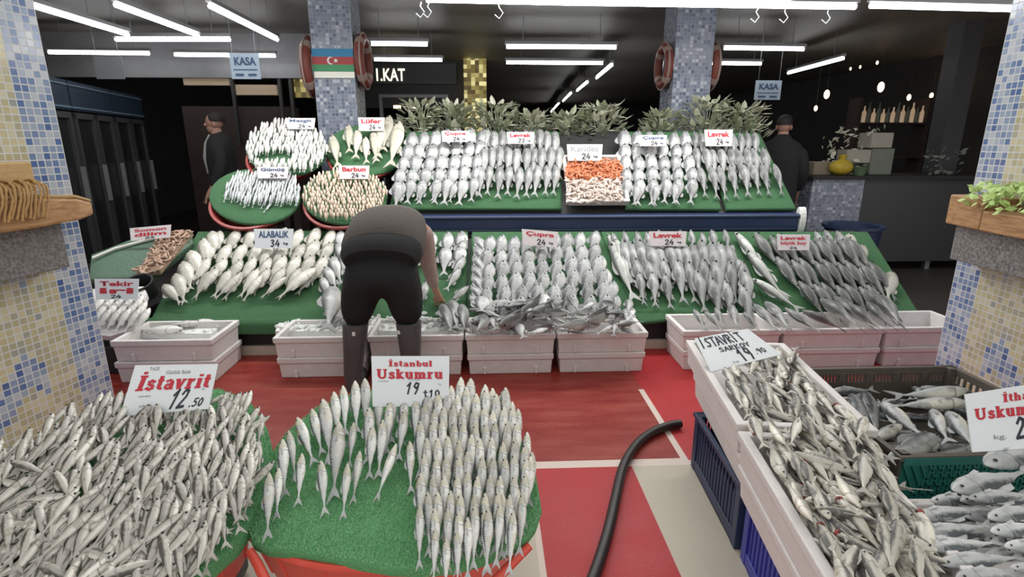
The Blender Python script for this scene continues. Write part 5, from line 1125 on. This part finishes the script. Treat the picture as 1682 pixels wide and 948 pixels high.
# ================================================================ signs
def stroke_word(word, slab=True):
    """upright strokes with slab serifs; returns quads in a cap-height-1 space and the width"""
    T, t = .24, .13; quads = []; x = 0
    def ln(x0, y0, x1, y1, w):
        d = V((x1-x0, y1-y0)); d.normalize(); n = V((-d.y, d.x))*w/2; quads.append([(x0+n.x, y0+n.y), (x0-n.x, y0-n.y), (x1-n.x, y1-n.y), (x1+n.x, y1+n.y)])
    def pl(ps, w):
        for a, b in zip(ps, ps[1:]): ln(*a, *b, w)
    def arc(cx, cy, rx, ry, a0, a1, w, n=8): pl([(cx+rx*math.cos(D(a0+(a1-a0)*k/n)), cy+ry*math.sin(D(a0+(a1-a0)*k/n))) for k in range(n+1)], w)
    def sf(cx, y, w=.36): ln(cx-w/2, y, cx+w/2, y, t)
    xh = .70
    for ch in word:
        o = len(quads); w = .5
        if ch in 'Iİ':
            ln(.22, 0, .22, 1, T+.04); sf(.22, .05, .46); sf(.22, .95, .46); w = .46
            if ch == 'İ': ln(.22, 1.1, .22, 1.27, T)
        elif ch == 'U': ln(.2, .3, .2, 1, T); arc(.44, .3, .24, .24, 180, 360, T*.8); ln(.68, .3, .68, 1, T*.7); sf(.2, .95); sf(.68, .95, .30); w = .88
        elif ch == 's': pl([(.46,.50),(.36,.63),(.18,.63),(.11,.50),(.2,.39),(.38,.32),(.47,.2),(.38,.07),(.18,.06),(.06,.2)], T*.85); w = .54
        elif ch == 't': ln(.2, .12, .2, .95, T); ln(.02, xh-.05, .40, xh-.05, t); pl([(.2,.14),(.28,.06),(.42,.1)], t*1.2); w = .44
        elif ch == 'a': pl([(.08,.52),(.18,.64),(.34,.64),(.42,.5)], T*.7); ln(.42, .06, .42, .52, T); arc(.26, .2, .17, .15, 60, 330, T*.75); sf(.48, .05, .2); w = .60
        elif ch == 'v': ln(.1, xh, .28, 0, T); ln(.28, 0, .46, xh, t*1.2); sf(.1, xh-.05, .28); sf(.46, xh-.05, .24); w = .58
        elif ch == 'r': ln(.18, 0, .18, xh, T); pl([(.2,.45),(.32,.62),(.46,.60)], T*.8); sf(.18, .05, .38); sf(.12, xh-.05, .2); w = .52
        elif ch == 'i': ln(.18, 0, .18, xh, T); sf(.18, .05, .36); sf(.12, xh-.05, .2); ln(.18, .84, .18, 1.0, T); w = .36
        elif ch == 'k': ln(.17, 0, .17, 1, T); ln(.2, .3, .48, .64, t*1.2); ln(.26, .4, .52, .03, T*.85); sf(.17, .05, .32); sf(.11, .95, .2); sf(.54, .05, .24); sf(.48, xh-.05, .24); w = .66
        elif ch == 'u': ln(.17, .2, .17, xh, T); arc(.33, .2, .16, .14, 180, 320, T*.75); ln(.50, 0, .50, xh, T); sf(.11, xh-.05, .2); sf(.44, xh-.05, .2); sf(.56, .05, .18); w = .68
        elif ch in 'nm':
            xs = [.17, .50] if ch == 'n' else [.17, .47, .77]
            for i, a in enumerate(xs):
                ln(a, 0, a, xh-(.1 if i else 0), T*.95); sf(a, .05, .30)
                if i: pl([(xs[i-1]+.05, .52), (xs[i-1]+.17, .64), (a-.03, .62), (a, .5)], T*.7)
            sf(.11, xh-.05, .2); w = xs[-1]+.20
        elif ch == 'b': ln(.17, 0, .17, 1, T); arc(.33, .32, .18, .28, -130, 130, T*.8, 10); sf(.11, .95, .2); w = .60
        elif ch == 'h': ln(.17, 0, .17, 1, T); pl([(.22,.52),(.34,.64),(.46,.62),(.50,.5)], T*.7); ln(.50, 0, .50, .55, T); sf(.17, .05, .30); sf(.50, .05, .28); sf(.11, .95, .2); w = .70
        elif ch == 'l': ln(.18, 0, .18, 1, T); sf(.18, .05, .36); sf(.12, .95, .2); w = .36
        for k in range(o, len(quads)): quads[k] = [(a+x, b) for a, b in quads[k]]
        x += w+.05
    return quads, x-.05
HAND = {'3': [[(.08,.9),(.3,1),(.45,.8),(.2,.55),(.45,.3),(.25,0),(.03,.12)]], '4': [[(.3,1),(.02,.35),(.52,.35)], [(.4,.65),(.36,0)]], '0': [[(.3,1),(.1,.75),(.08,.3),(.25,0),(.45,.2),(.5,.7),(.3,1)]], '1': [[(.05,.7),(.3,1),(.22,0)]], '2': [[(.05,.75),(.2,1),(.45,.9),(.42,.6),(.05,.02),(.55,.06)]], '5': [[(.5,1),(.15,.97),(.1,.6),(.4,.55),(.45,.2),(.2,0),(.02,.12)]], '9': [[(.48,.75),(.3,.5),(.08,.68),(.2,.98),(.48,.9),(.45,.4),(.3,0)]], '-': [[(.05,.4),(.4,.42)]], '.': [[(.1,.0),(.16,.08)]],
        'İ': [[(.2,0),(.2,1)], [(.18,1.15),(.22,1.25)]], 'S': [[(.5,.9),(.25,1),(.1,.75),(.45,.4),(.4,.08),(.05,.1)]], 'T': [[(0,1),(.6,1)], [(.3,1),(.3,0)]], 'A': [[(0,0),(.28,1),(.55,0)], [(.1,.35),(.45,.35)]], 'V': [[(0,1),(.28,0),(.55,1)]], 'R': [[(.08,0),(.08,1),(.42,.92),(.42,.6),(.08,.5),(.5,0)]], 'I': [[(.2,0),(.2,1)]], 'K': [[(.08,0),(.08,1)], [(.5,1),(.1,.45),(.52,0)]], 'O': [[(.3,1),(.05,.6),(.15,.08),(.45,.08),(.55,.6),(.3,1)]], 'Y': [[(0,1),(.27,.5),(.55,1)], [(.27,.5),(.27,0)]], 'k': [[(.08,0),(.08,1)], [(.4,.6),(.1,.3),(.42,0)]], 'g': [[(.4,.55),(.15,.6),(.1,.2),(.4,.2),(.42,.6),(.4,-.2),(.1,-.25)]], 't': [[(.2,.95),(.2,.05),(.4,.05)], [(0,.65),(.42,.65)]]}
def hand_word(word, w):
    quads = []; x = 0
    for ch in word:
        for st_ in HAND.get(ch, []):
            for (x0, y0), (x1, y1) in zip(st_, st_[1:]):
                d = V((x1-x0, y1-y0)); d.normalize(); n = V((-d.y, d.x))*w/2; e = d*w*.3; quads.append([(x+x0+n.x-e.x, y0+n.y-e.y), (x+x0-n.x-e.x, y0-n.y-e.y), (x+x1-n.x+e.x, y1-n.y+e.y), (x+x1+n.x+e.x, y1+n.y+e.y)])
        x += .66 if ch not in '.-I' else .42
    return quads, x
def sign(quad, bottom, lean, items, label, card='card', group=None, name='price_sign'):
    """card whose four corners follow the photo, standing on 'bottom' and leaning back by lean degrees"""
    n = V((0, -math.cos(D(lean)), math.sin(D(lean)))); u = V((1,0,0)); P = Plane(bottom, u, n.cross(u)*1 if n.cross(u).z > 0 else -(n.cross(u)))
    if P.n.dot(n) < 0: P.n = -P.n
    C = [P.pt(x, y, 0) for x, y in quad]; TL, TR, BR, BL = C
    def bl(uu, vv, h=0): return (BL.lerp(BR, uu)).lerp(TL.lerp(TR, uu), vv)+P.n*h
    mb = MB(); mb.prism([p-P.n*.004 for p in C], C); s = tag(WB(mb, name, M[card]), label, 'sign', group)
    W_ = ((TR-TL).length+(BR-BL).length)/2; Hh = ((TL-BL).length+(TR-BR).length)/2
    for it in items:
        txt, style, uc, vc, h, w, mat, nm = it[:8]; sh = it[8] if len(it) > 8 else 0
        mb = MB()
        if style == 'font':
            me = text_mesh(txt, 1.0, .035 if it[6] != 'ink_grey' else .01, 0); xs = [v.co.x for v in me.vertices]; ys = [v.co.y for v in me.vertices]
            if not xs: continue
            x0, x1, y0, y1 = min(xs), max(xs), min(ys), max(ys)
            for v in me.vertices: v.co = bl(uc+((v.co.x-x0)/(x1-x0)-.5)*w, vc+((v.co.y-y0)/(y1-y0)-.5)*h, .0015)
            me.materials.clear(); me.materials.append(M[mat]); o = bpy.data.objects.new(nm, me); COL.objects.link(o); o.parent = s; o.matrix_parent_inverse = wm(s).inverted(); continue
        q, wd = stroke_word(txt) if style == 'slab' else hand_word(txt, .17)
        k = 0
        for quad_ in q:
            k += 1; mb.add([bl(uc+((x+sh*y)/wd-.5)*w, vc+(y-.5)*h, .0012+.00002*k) for x, y in quad_], [[0, 1, 2, 3]])
        WB(mb, nm, M[mat], s)
    return s
sign(((222,600),(358,598),(342,672),(197,684)), IP.pt(268, 676, .11), 30, [('TAZE', 'font', .25, .92, .07, .12, 'ink_grey', 'small_print'), ('Günlük Balık', 'font', .55, .84, .08, .30, 'ink_grey', 'small_print'), ('İstavrit', 'slab', .52, .63, .30, .86, 'ink_red', 'red_lettering', .12), ('12', 'hand', .62, .27, .38, .19, 'ink', 'handwritten_price', .35), ('.50', 'hand', .84, .17, .17, .16, 'ink', 'handwritten_price', .2), ('kg', 'font', .89, .45, .06, .03, 'ink_grey', 'small_print'), ('menşei', 'font', .22, .36, .05, .14, 'ink_grey', 'small_print'), ('avlanma', 'font', .26, .17, .05, .14, 'ink_grey', 'small_print')],
     'white price card with red word İstavrit in the left front basket')
sign(((610,585),(738,585),(737,668),(612,668)), FP.pt(675, 668, .09), 20, [('İstanbul', 'slab', .50, .85, .115, .56, 'ink_red', 'red_lettering'), ('Uskumru', 'slab', .49, .645, .19, .86, 'ink_red', 'red_lettering'), ('menşei', 'font', .15, .50, .035, .13, 'ink_grey', 'small_print'), ('Karadeniz', 'font', .55, .53, .03, .15, 'ink_grey', 'small_print'), ('19', 'hand', .52, .36, .22, .17, 'ink', 'handwritten_price', .2), ('t10', 'hand', .78, .26, .13, .22, 'ink', 'handwritten_price'), ('kg', 'font', .88, .44, .04, .03, 'ink_grey', 'small_print')],
     'white price card with red words İstanbul Uskumru in the middle front basket')
sign(((1141,556),(1228,540),(1284,582),(1168,611)), BT.pt(1226, 597, .05), 62, [('İSTAVRİT', 'hand', .41, .80, .27, .74, 'ink', 'handwritten_lettering'), ('SARKOY', 'hand', .52, .52, .13, .50, 'ink', 'handwritten_lettering'), ('19', 'hand', .58, .25, .36, .20, 'ink', 'handwritten_price'), ('.90', 'hand', .80, .25, .15, .17, 'ink', 'handwritten_price'), ('kg', 'font', .38, .10, .07, .08, 'ink_grey', 'small_print')],
     'white hand lettered card lying on the long foam box', name='price_sign')
sign(((1585,648),(1722,627),(1728,734),(1598,743)), BM.pt(1650, 740, .085), 24, [('İthal', 'slab', .62, .84, .13, .36, 'ink_red', 'red_lettering'), ('Uskumru', 'slab', .52, .63, .19, .88, 'ink_red', 'red_lettering'), ('2', 'hand', .62, .33, .32, .12, 'ink', 'handwritten_price', .1), ('kg.', 'font', .36, .21, .10, .16, 'ink_grey', 'small_print')],
     'white card with red words İthal Uskumru cut by the right frame edge')
SG = 'small price cards on the fish displays'
def small(x0, y0, x1, y1, word, plane, label, card='card_pink', ink='ink_red', price='24', two=None, slant=0, h=.09, lean=18):
    q = ((x0, y0), (x1, y0+slant), (x1-2, y1+slant), (x0+2, y1)); b = plane.pt((x0+x1)/2, y1, h); it = [(word, 'font', .5, .72 if not two else .76, .34 if not two else .24, .78, ink, 'lettering')]
    if two: it.append((two, 'font', .5, .42, .28, .80, ink, 'lettering')); it.append((price, 'hand', .5, .14, .16, .26, 'ink', 'handwritten_price'))
    else: it.append((price, 'hand', .55, .26, .34, .26, 'ink', 'handwritten_price')); it.append(('kg', 'font', .82, .24, .16, .12, 'ink', 'small_print'))
    sign(q, b, lean, it, label, card, SG)
small(417, 376, 482, 408, 'ALABALIK', LOW, 'pale bluish card reading ALABALIK among the trout', 'card', 'ink_navy', '34', h=.12)
small(676, 376, 706, 402, 'Çupra', LOW, 'small pinkish card half hidden by the arm of the worker', price='32', h=.12)
small(857, 376, 917, 402, 'Çupra', LOW, 'pinkish card reading Çupra on the middle lower display', slant=5, h=.15)
small(1066, 380, 1128, 404, 'Levrek', LOW, 'pinkish card reading Levrek on the fourth lower display', h=.13)
small(1276, 385, 1331, 411, 'Levrek', LOW, 'pinkish card with two red lines on the right lower display', 'card_pink', two='büyük boy', h=.14)
small(470, 194, 518, 212, 'Mezgit', T1, 'small card at the back of the whiting tray', 'card_pink', 'ink_navy', h=.10)
small(588, 193, 632, 215, 'Lüfer', T3, 'small card at the back of the bluefish tray', 'card_pink', h=.12)
small(422, 274, 474, 293, 'Gümüş', T2, 'small card at the back of the thin silver fish tray', 'card_pink', 'ink_navy', h=.10)
small(556, 272, 607, 294, 'Barbun', T4, 'small card at the back of the red mullet tray', 'card_pink', h=.09)
small(725, 215, 771, 233, 'Çupra', UPP, 'first small card from the left on the upper shelf', h=.16)
small(832, 217, 878, 236, 'Levrek', UPP, 'second small card from the left on the upper shelf', price='23', h=.15)
small(931, 237, 990, 264, 'Karides', UPP, 'cream card standing over the orange shrimp box', 'card_warm', 'ink_grey', h=.10)
small(1050, 222, 1096, 240, 'Çupra', UPP, 'small card over the bream right of the shrimp box', 'card_pink', 'ink_navy', h=.16)
small(1157, 213, 1204, 240, 'Levrek', UPP, 'tall small card at the right end of the upper shelf', h=.14)
small(213, 375, 281, 396, 'Somon', LOW, 'pinkish card with two red lines over the green net tray', two='dilim', slant=-6, h=.13)
small(155, 458, 228, 492, 'Tekir', LT, 'white card with red word over the slim fish by the left pillar', 'card', two='iri', h=.08)
# ================================================================ people
def skin(name, joints, edges, mat, parent=None, sub=2, root=0):
    me = bpy.data.meshes.new(name); me.from_pydata([j[0] for j in joints], edges, []); o = bpy.data.objects.new(name, me); COL.objects.link(o)
    md = o.modifiers.new('skin', 'SKIN'); md.use_smooth_shade = True
    for i, j in enumerate(joints):
        r = j[1] if isinstance(j[1], tuple) else (j[1], j[1]); me.skin_vertices[0].data[i].radius = r; me.skin_vertices[0].data[i].use_root = (i == root)
    s = o.modifiers.new('smooth', 'SUBSURF'); s.levels = sub; s.render_levels = sub
    dg = bpy.context.evaluated_depsgraph_get(); dg.update(); nm = bpy.data.meshes.new_from_object(o.evaluated_get(dg)); bpy.data.objects.remove(o); bpy.data.meshes.remove(me)
    nm.name = name; nm.materials.clear(); nm.materials.append(mat); nm.polygons.foreach_set('use_smooth', [True]*len(nm.polygons))
    o = bpy.data.objects.new(name, nm); COL.objects.link(o)
    if parent is not None: o.parent = parent; o.matrix_parent_inverse = wm(parent).inverted()
    return o
def loft(rings, n=24, axis=V((1,0,0)), cap=True, power=2.3):
    """rings: (centre, half width along axis, half height); the ring plane is square to the path"""
    mb = MB(); vs = []; cs = [V(r[0]) for r in rings]
    for i, (c, w, h) in enumerate(rings):
        d = (cs[min(i+1, len(cs)-1)]-cs[max(i-1, 0)]).normalized(); a = (axis-d*axis.dot(d)).normalized(); b = d.cross(a)
        for k in range(n):
            t = 2*math.pi*k/n; ct, s_ = math.cos(t), math.sin(t); e = 2/power
            vs.append(V(c)+a*w*math.copysign(abs(ct)**e, ct)+b*h*math.copysign(abs(s_)**e, s_))
    fs = [[i*n+k, i*n+(k+1) % n, (i+1)*n+(k+1) % n, (i+1)*n+k] for i in range(len(rings)-1) for k in range(n)]
    if cap: fs += ([list(range(n))[::-1]] if cap != 'end' else [])+[list(range((len(rings)-1)*n, len(rings)*n))]
    return mb.add(vs, fs)
def head_bits(mb, c, f, r=.095, up=V((0,0,1))):
    """skull, nose, ears, chin for a head at c looking along f"""
    f = V(f).normalized(); s = f.cross(up).normalized(); u = s.cross(f); T = Matrix.Translation(c) @ Matrix((s, f, u)).transposed().to_4x4()
    def bl(p, r3, n=12): mb.lathe([(max(1e-4, math.sin(math.pi*i/n)), -math.cos(math.pi*i/n)) for i in range(n+1)], 16, T @ Matrix.Translation(p) @ Matrix.Diagonal((*r3, 1)))
    bl((0, 0, .02), (.075, .095, .10)); bl((0, .03, -.06), (.055, .06, .06)); bl((0, .095, -.015), (.013, .02, .022), 8)
    for q in (-1, 1): bl((q*.076, -.005, -.01), (.012, .022, .032), 8); bl((q*.03, .083, .012), (.012, .012, .008), 8)
    bl((0, .086, -.058), (.024, .010, .008), 8); return T
# bending worker
sh = V((-.44, 3.80, .985)); el = atY(703, 432, 3.90); wr = atY(714, 474, 3.97); hd = atY(722, 489, 4.0)
J_ = [((-.66,3.42,.84), .10), ((-.655,3.58,.94), .10), ((-.65,3.74,.96), .10), ((-.64,3.90,.92), .055), ((-.64,4.00,.88), .07), ((-.64,4.08,.84), .075),
      (tuple(sh), .06), (tuple(el), .040), (tuple(wr), .028), (tuple(hd), (.034, .022)),
      ((-.86,3.80,.97), .06), ((-.93,3.90,.70), .040), ((-.93,3.98,.50), .028), ((-.93,4.01,.45), (.034, .022)),
      ((-.765,3.38,.80), .09), ((-.825,3.33,.47), .06), ((-.875,3.32,.09), .045), ((-.885,3.44,.05), .04),
      ((-.555,3.38,.80), .09), ((-.515,3.33,.47), .06), ((-.50,3.32,.09), .045), ((-.49,3.44,.05), .04)]
E_ = [(0,1),(1,2),(2,3),(3,4),(4,5),(2,6),(6,7),(7,8),(8,9),(2,10),(10,11),(11,12),(12,13),(0,14),(14,15),(15,16),(16,17),(0,18),(18,19),(19,20),(20,21)]
for h0, base in ((9, V(hd)), (13, V((-.93,4.01,.45)))):
    for k in range(5):
        if k < 4: off = V(((k-1.5)*.020, .012, -.035)); o2 = V(((k-1.5)*.023, .034, -.062+abs(k-1.3)*.006)); o3 = V(((k-1.5)*.021, .030, -.086+abs(k-1.3)*.010))
        else: off = V((-.040, .02, -.004)); o2 = V((-.050, .045, -.026)); o3 = V((-.040, .055, -.046))
        i = len(J_); J_ += [(tuple(base+off), .0105), (tuple(base+o2), .009), (tuple(base+o3), .0075)]; E_ += [(h0, i), (i, i+1), (i+1, i+2)]
wk = skin('person', J_, E_, M['skin']); tag(wk, 'person bending forward over the fish in brown sweater, black trousers and grey rubber boots', 'person')
mb = MB(); T = head_bits(mb, V((-.64, 4.07, .84)), V((0, .55, -.83)), up=V((0,.83,.55))); WB(mb, 'face', M['skin'], wk, True)
mb = MB(); mb.lathe([(max(1e-4, math.sin(math.pi*i/16)), -math.cos(math.pi*i/16)) for i in range(6, 17)], 20, T @ Matrix.Translation((0, -.012, .035)) @ Matrix.Diagonal((.083, .098, .10, 1))); WB(mb, 'hair', M['hair'], wk, True)
WB(loft([((-.655,3.375,.875),.245,.11), ((-.655,3.42,.895),.26,.145), ((-.655,3.50,.935),.258,.165), ((-.65,3.62,.985),.252,.165), ((-.65,3.75,.985),.235,.155), ((-.648,3.86,.945),.20,.115), ((-.645,3.93,.915),.10,.075)], cap='end'), 'sweater', M['sweater'], wk, True)
WB(loft([((-.655,3.285,.84),.215,.10), ((-.655,3.33,.865),.245,.125), ((-.655,3.42,.905),.252,.128), ((-.655,3.54,.95),.235,.12)], cap=True), 'waistband', M['trouser'], wk, True)
skin('trousers', [((-.655,3.45,.89), (.20,.12)), ((-.658,3.38,.82), (.29,.19)), ((-.79,3.355,.70), .165), ((-.82,3.335,.55), .12), ((-.84,3.325,.415), .078), ((-.53,3.355,.70), .165), ((-.515,3.335,.55), .12), ((-.505,3.325,.415), .078)], [(0,1),(1,2),(2,3),(3,4),(1,5),(5,6),(6,7)], M['trouser'], wk)
skin('sleeve', [((-.47,3.78,.98), .085), (tuple(sh.lerp(el, .3)), .072), (tuple(el), .062), (tuple(el.lerp(wr, .6)), .050), (tuple(wr), .042)], [(0,1),(1,2),(2,3),(3,4)], M['sleeve'], wk)
skin('sleeve', [((-.83,3.78,.97), .085), ((-.88,3.86,.82), .07), ((-.93,3.90,.70), .06), ((-.93,3.97,.53), .042)], [(0,1),(1,2),(2,3)], M['sleeve'], wk)
for s, (kx, ax) in ((-1, (-.838, -.875)), (1, (-.505, -.50))):
    mb = loft([((ax, 3.32, .0), .052, .060), ((ax, 3.32, .06), .055, .062), ((ax, 3.32, .12), .058, .062), ((ax*.7+kx*.3, 3.323, .22), .064, .068), ((kx*.7+ax*.3, 3.326, .34), .074, .078), ((kx, 3.328, .445), .080, .084), ((kx, 3.328, .448), .070, .074), ((kx, 3.328, .40), .066, .07)], 20, V((1,0,0)))
    b = WB(mb, 'rubber_boot', M['rubber'], wk, True)
    mb = loft([((ax, 3.30, .05), .05, .05), ((ax, 3.40, .05), .056, .05), ((ax, 3.49, .04), .05, .04), ((ax, 3.54, .03), .03, .028)], 16, V((1,0,0))); WB(mb, 'boot_foot', M['rubber'], b, True)
    mb = MB(); mb.box((ax, 3.41, .008), (.112, .28, .016)); WB(mb, 'boot_sole', M['hose'], b, False, .006)
    mb = MB(); mb.tube([V((kx, 3.328, z)) for z in (.43, .448)], [.084, .084], 20); 
    mb2 = MB(); mb2.box((kx+(.004 if s < 0 else -.055), 3.328-(.083 if s < 0 else .066), .40), (.018, .006, .024)); WB(mb2, 'pale_badge', M['white'], b)
# two people in the dark background
def standing(pos, face, h, coat, label, shirt=True, hairc='hair'):
    x, y, z = pos; f = V((*face, 0)).normalized(); s = V((f.y, -f.x, 0)); P = lambda a, b, c: V((x, y, z))+s*a*h+f*b*h+V((0,0,c*h))
    J2 = [(P(0,0,.53), .075*h), (P(0,0,.66), .06*h), (P(0,-.005,.78), .05*h), (P(0,.005,.855), .033*h), (P(0,.01,.92), .036*h)]
    E2 = [(0,1),(1,2),(2,3),(3,4)]
    for q in (-1, 1):
        i = len(J2); J2 += [(P(q*.095,-.005,.785), .022*h), (P(q*.135,-.01,.64), .024*h), (P(q*.12,.07,.52), .017*h), (P(q*.115,.10,.475), .017*h), (P(q*.05,0,.50), .05*h), (P(q*.055,.005,.28), .035*h), (P(q*.055,0,.045), .025*h), (P(q*.06,.08,.02), .02*h)]
        E2 += [(2,i),(i,i+1),(i+1,i+2),(i+2,i+3),(0,i+4),(i+4,i+5),(i+5,i+6),(i+6,i+7)]
        for k in range(5):
            b = P(q*.115,.10,.475); o = V((0,0,-.045))+s*(k-2)*.013+f*(.03 if k == 4 else .008); n = len(J2); J2 += [(b+o*.6, .009), (b+o*1.5, .007)]; E2 += [(i+3, n), (n, n+1)]
    J2 = [(tuple(a), r) for a, r in J2]; b = skin('person', J2, E2, M['skin_dim']); tag(b, label, 'person')
    mb = MB(); T = head_bits(mb, P(0,.012,.925), f); WB(mb, 'face', M['skin_dim'], b, True)
    mb = MB(); mb.lathe([(max(1e-4, math.sin(math.pi*i/16)), -math.cos(math.pi*i/16)) for i in range(7, 17)], 20, T @ Matrix.Translation((0, -.02, .04)) @ Matrix.Diagonal((.085, .10, .095, 1))); WB(mb, 'hair', M['hair'], b, True)
    WB(loft([(P(0,0,.38), .12*h, .085*h), (P(0,0,.55), .115*h, .08*h), (P(0,0,.70), .12*h, .085*h), (P(0,-.005,.79), .125*h, .08*h), (P(0,0,.825), .10*h, .068*h), (P(0,0,.85), .055*h, .055*h), (P(0,.005,.868), .042*h, .046*h)], 24, s), coat, M['coat'], b, True)
    for q in (-1, 1):
        skin('coat_sleeve', [(tuple(P(q*.095,-.005,.80)), .05*h), (tuple(P(q*.135,-.01,.66)), .042*h), (tuple(P(q*.125,.055,.535)), .032*h)], [(0,1),(1,2)], M['coat'], b)
        skin('trouser_leg', [(tuple(P(q*.05,0,.48)), .062*h), (tuple(P(q*.055,.005,.28)), .05*h), (tuple(P(q*.055,0,.05)), .04*h)], [(0,1),(1,2)], M['trouser'], b)
        WB(loft([(P(q*.056,-.03,.025), .028*h, .024*h), (P(q*.058,.04,.022), .03*h, .022*h), (P(q*.06,.10,.014), .02*h, .013*h)], 14, s), 'shoe', M['black'], b, True)
    if shirt: WB(loft([(P(-.0,.072,.62), .022*h, .02*h), (P(0,.082,.72), .025*h, .02*h), (P(0,.066,.80), .03*h, .02*h), (P(0,.036,.85), .03*h, .02*h)], 14, s), 'shirt_front', M['shirt'], b, True)
    return b
M['skin_dim'] = simple('skin_face', (.40, .22, .16), .55)
hp = atY(353, 203, 7.0); standing((hp.x+.02, 7.0, 0), (-1, -.35), hp.z/.925, 'jacket', 'person in a dark jacket and pale shirt standing far left, face turned left')
hp = atY(1288, 208, 6.35); standing((hp.x, 6.35, 0), (.5, 1), hp.z/.925, 'coat', 'person in a dark coat standing behind the right end of the upper shelf', False)
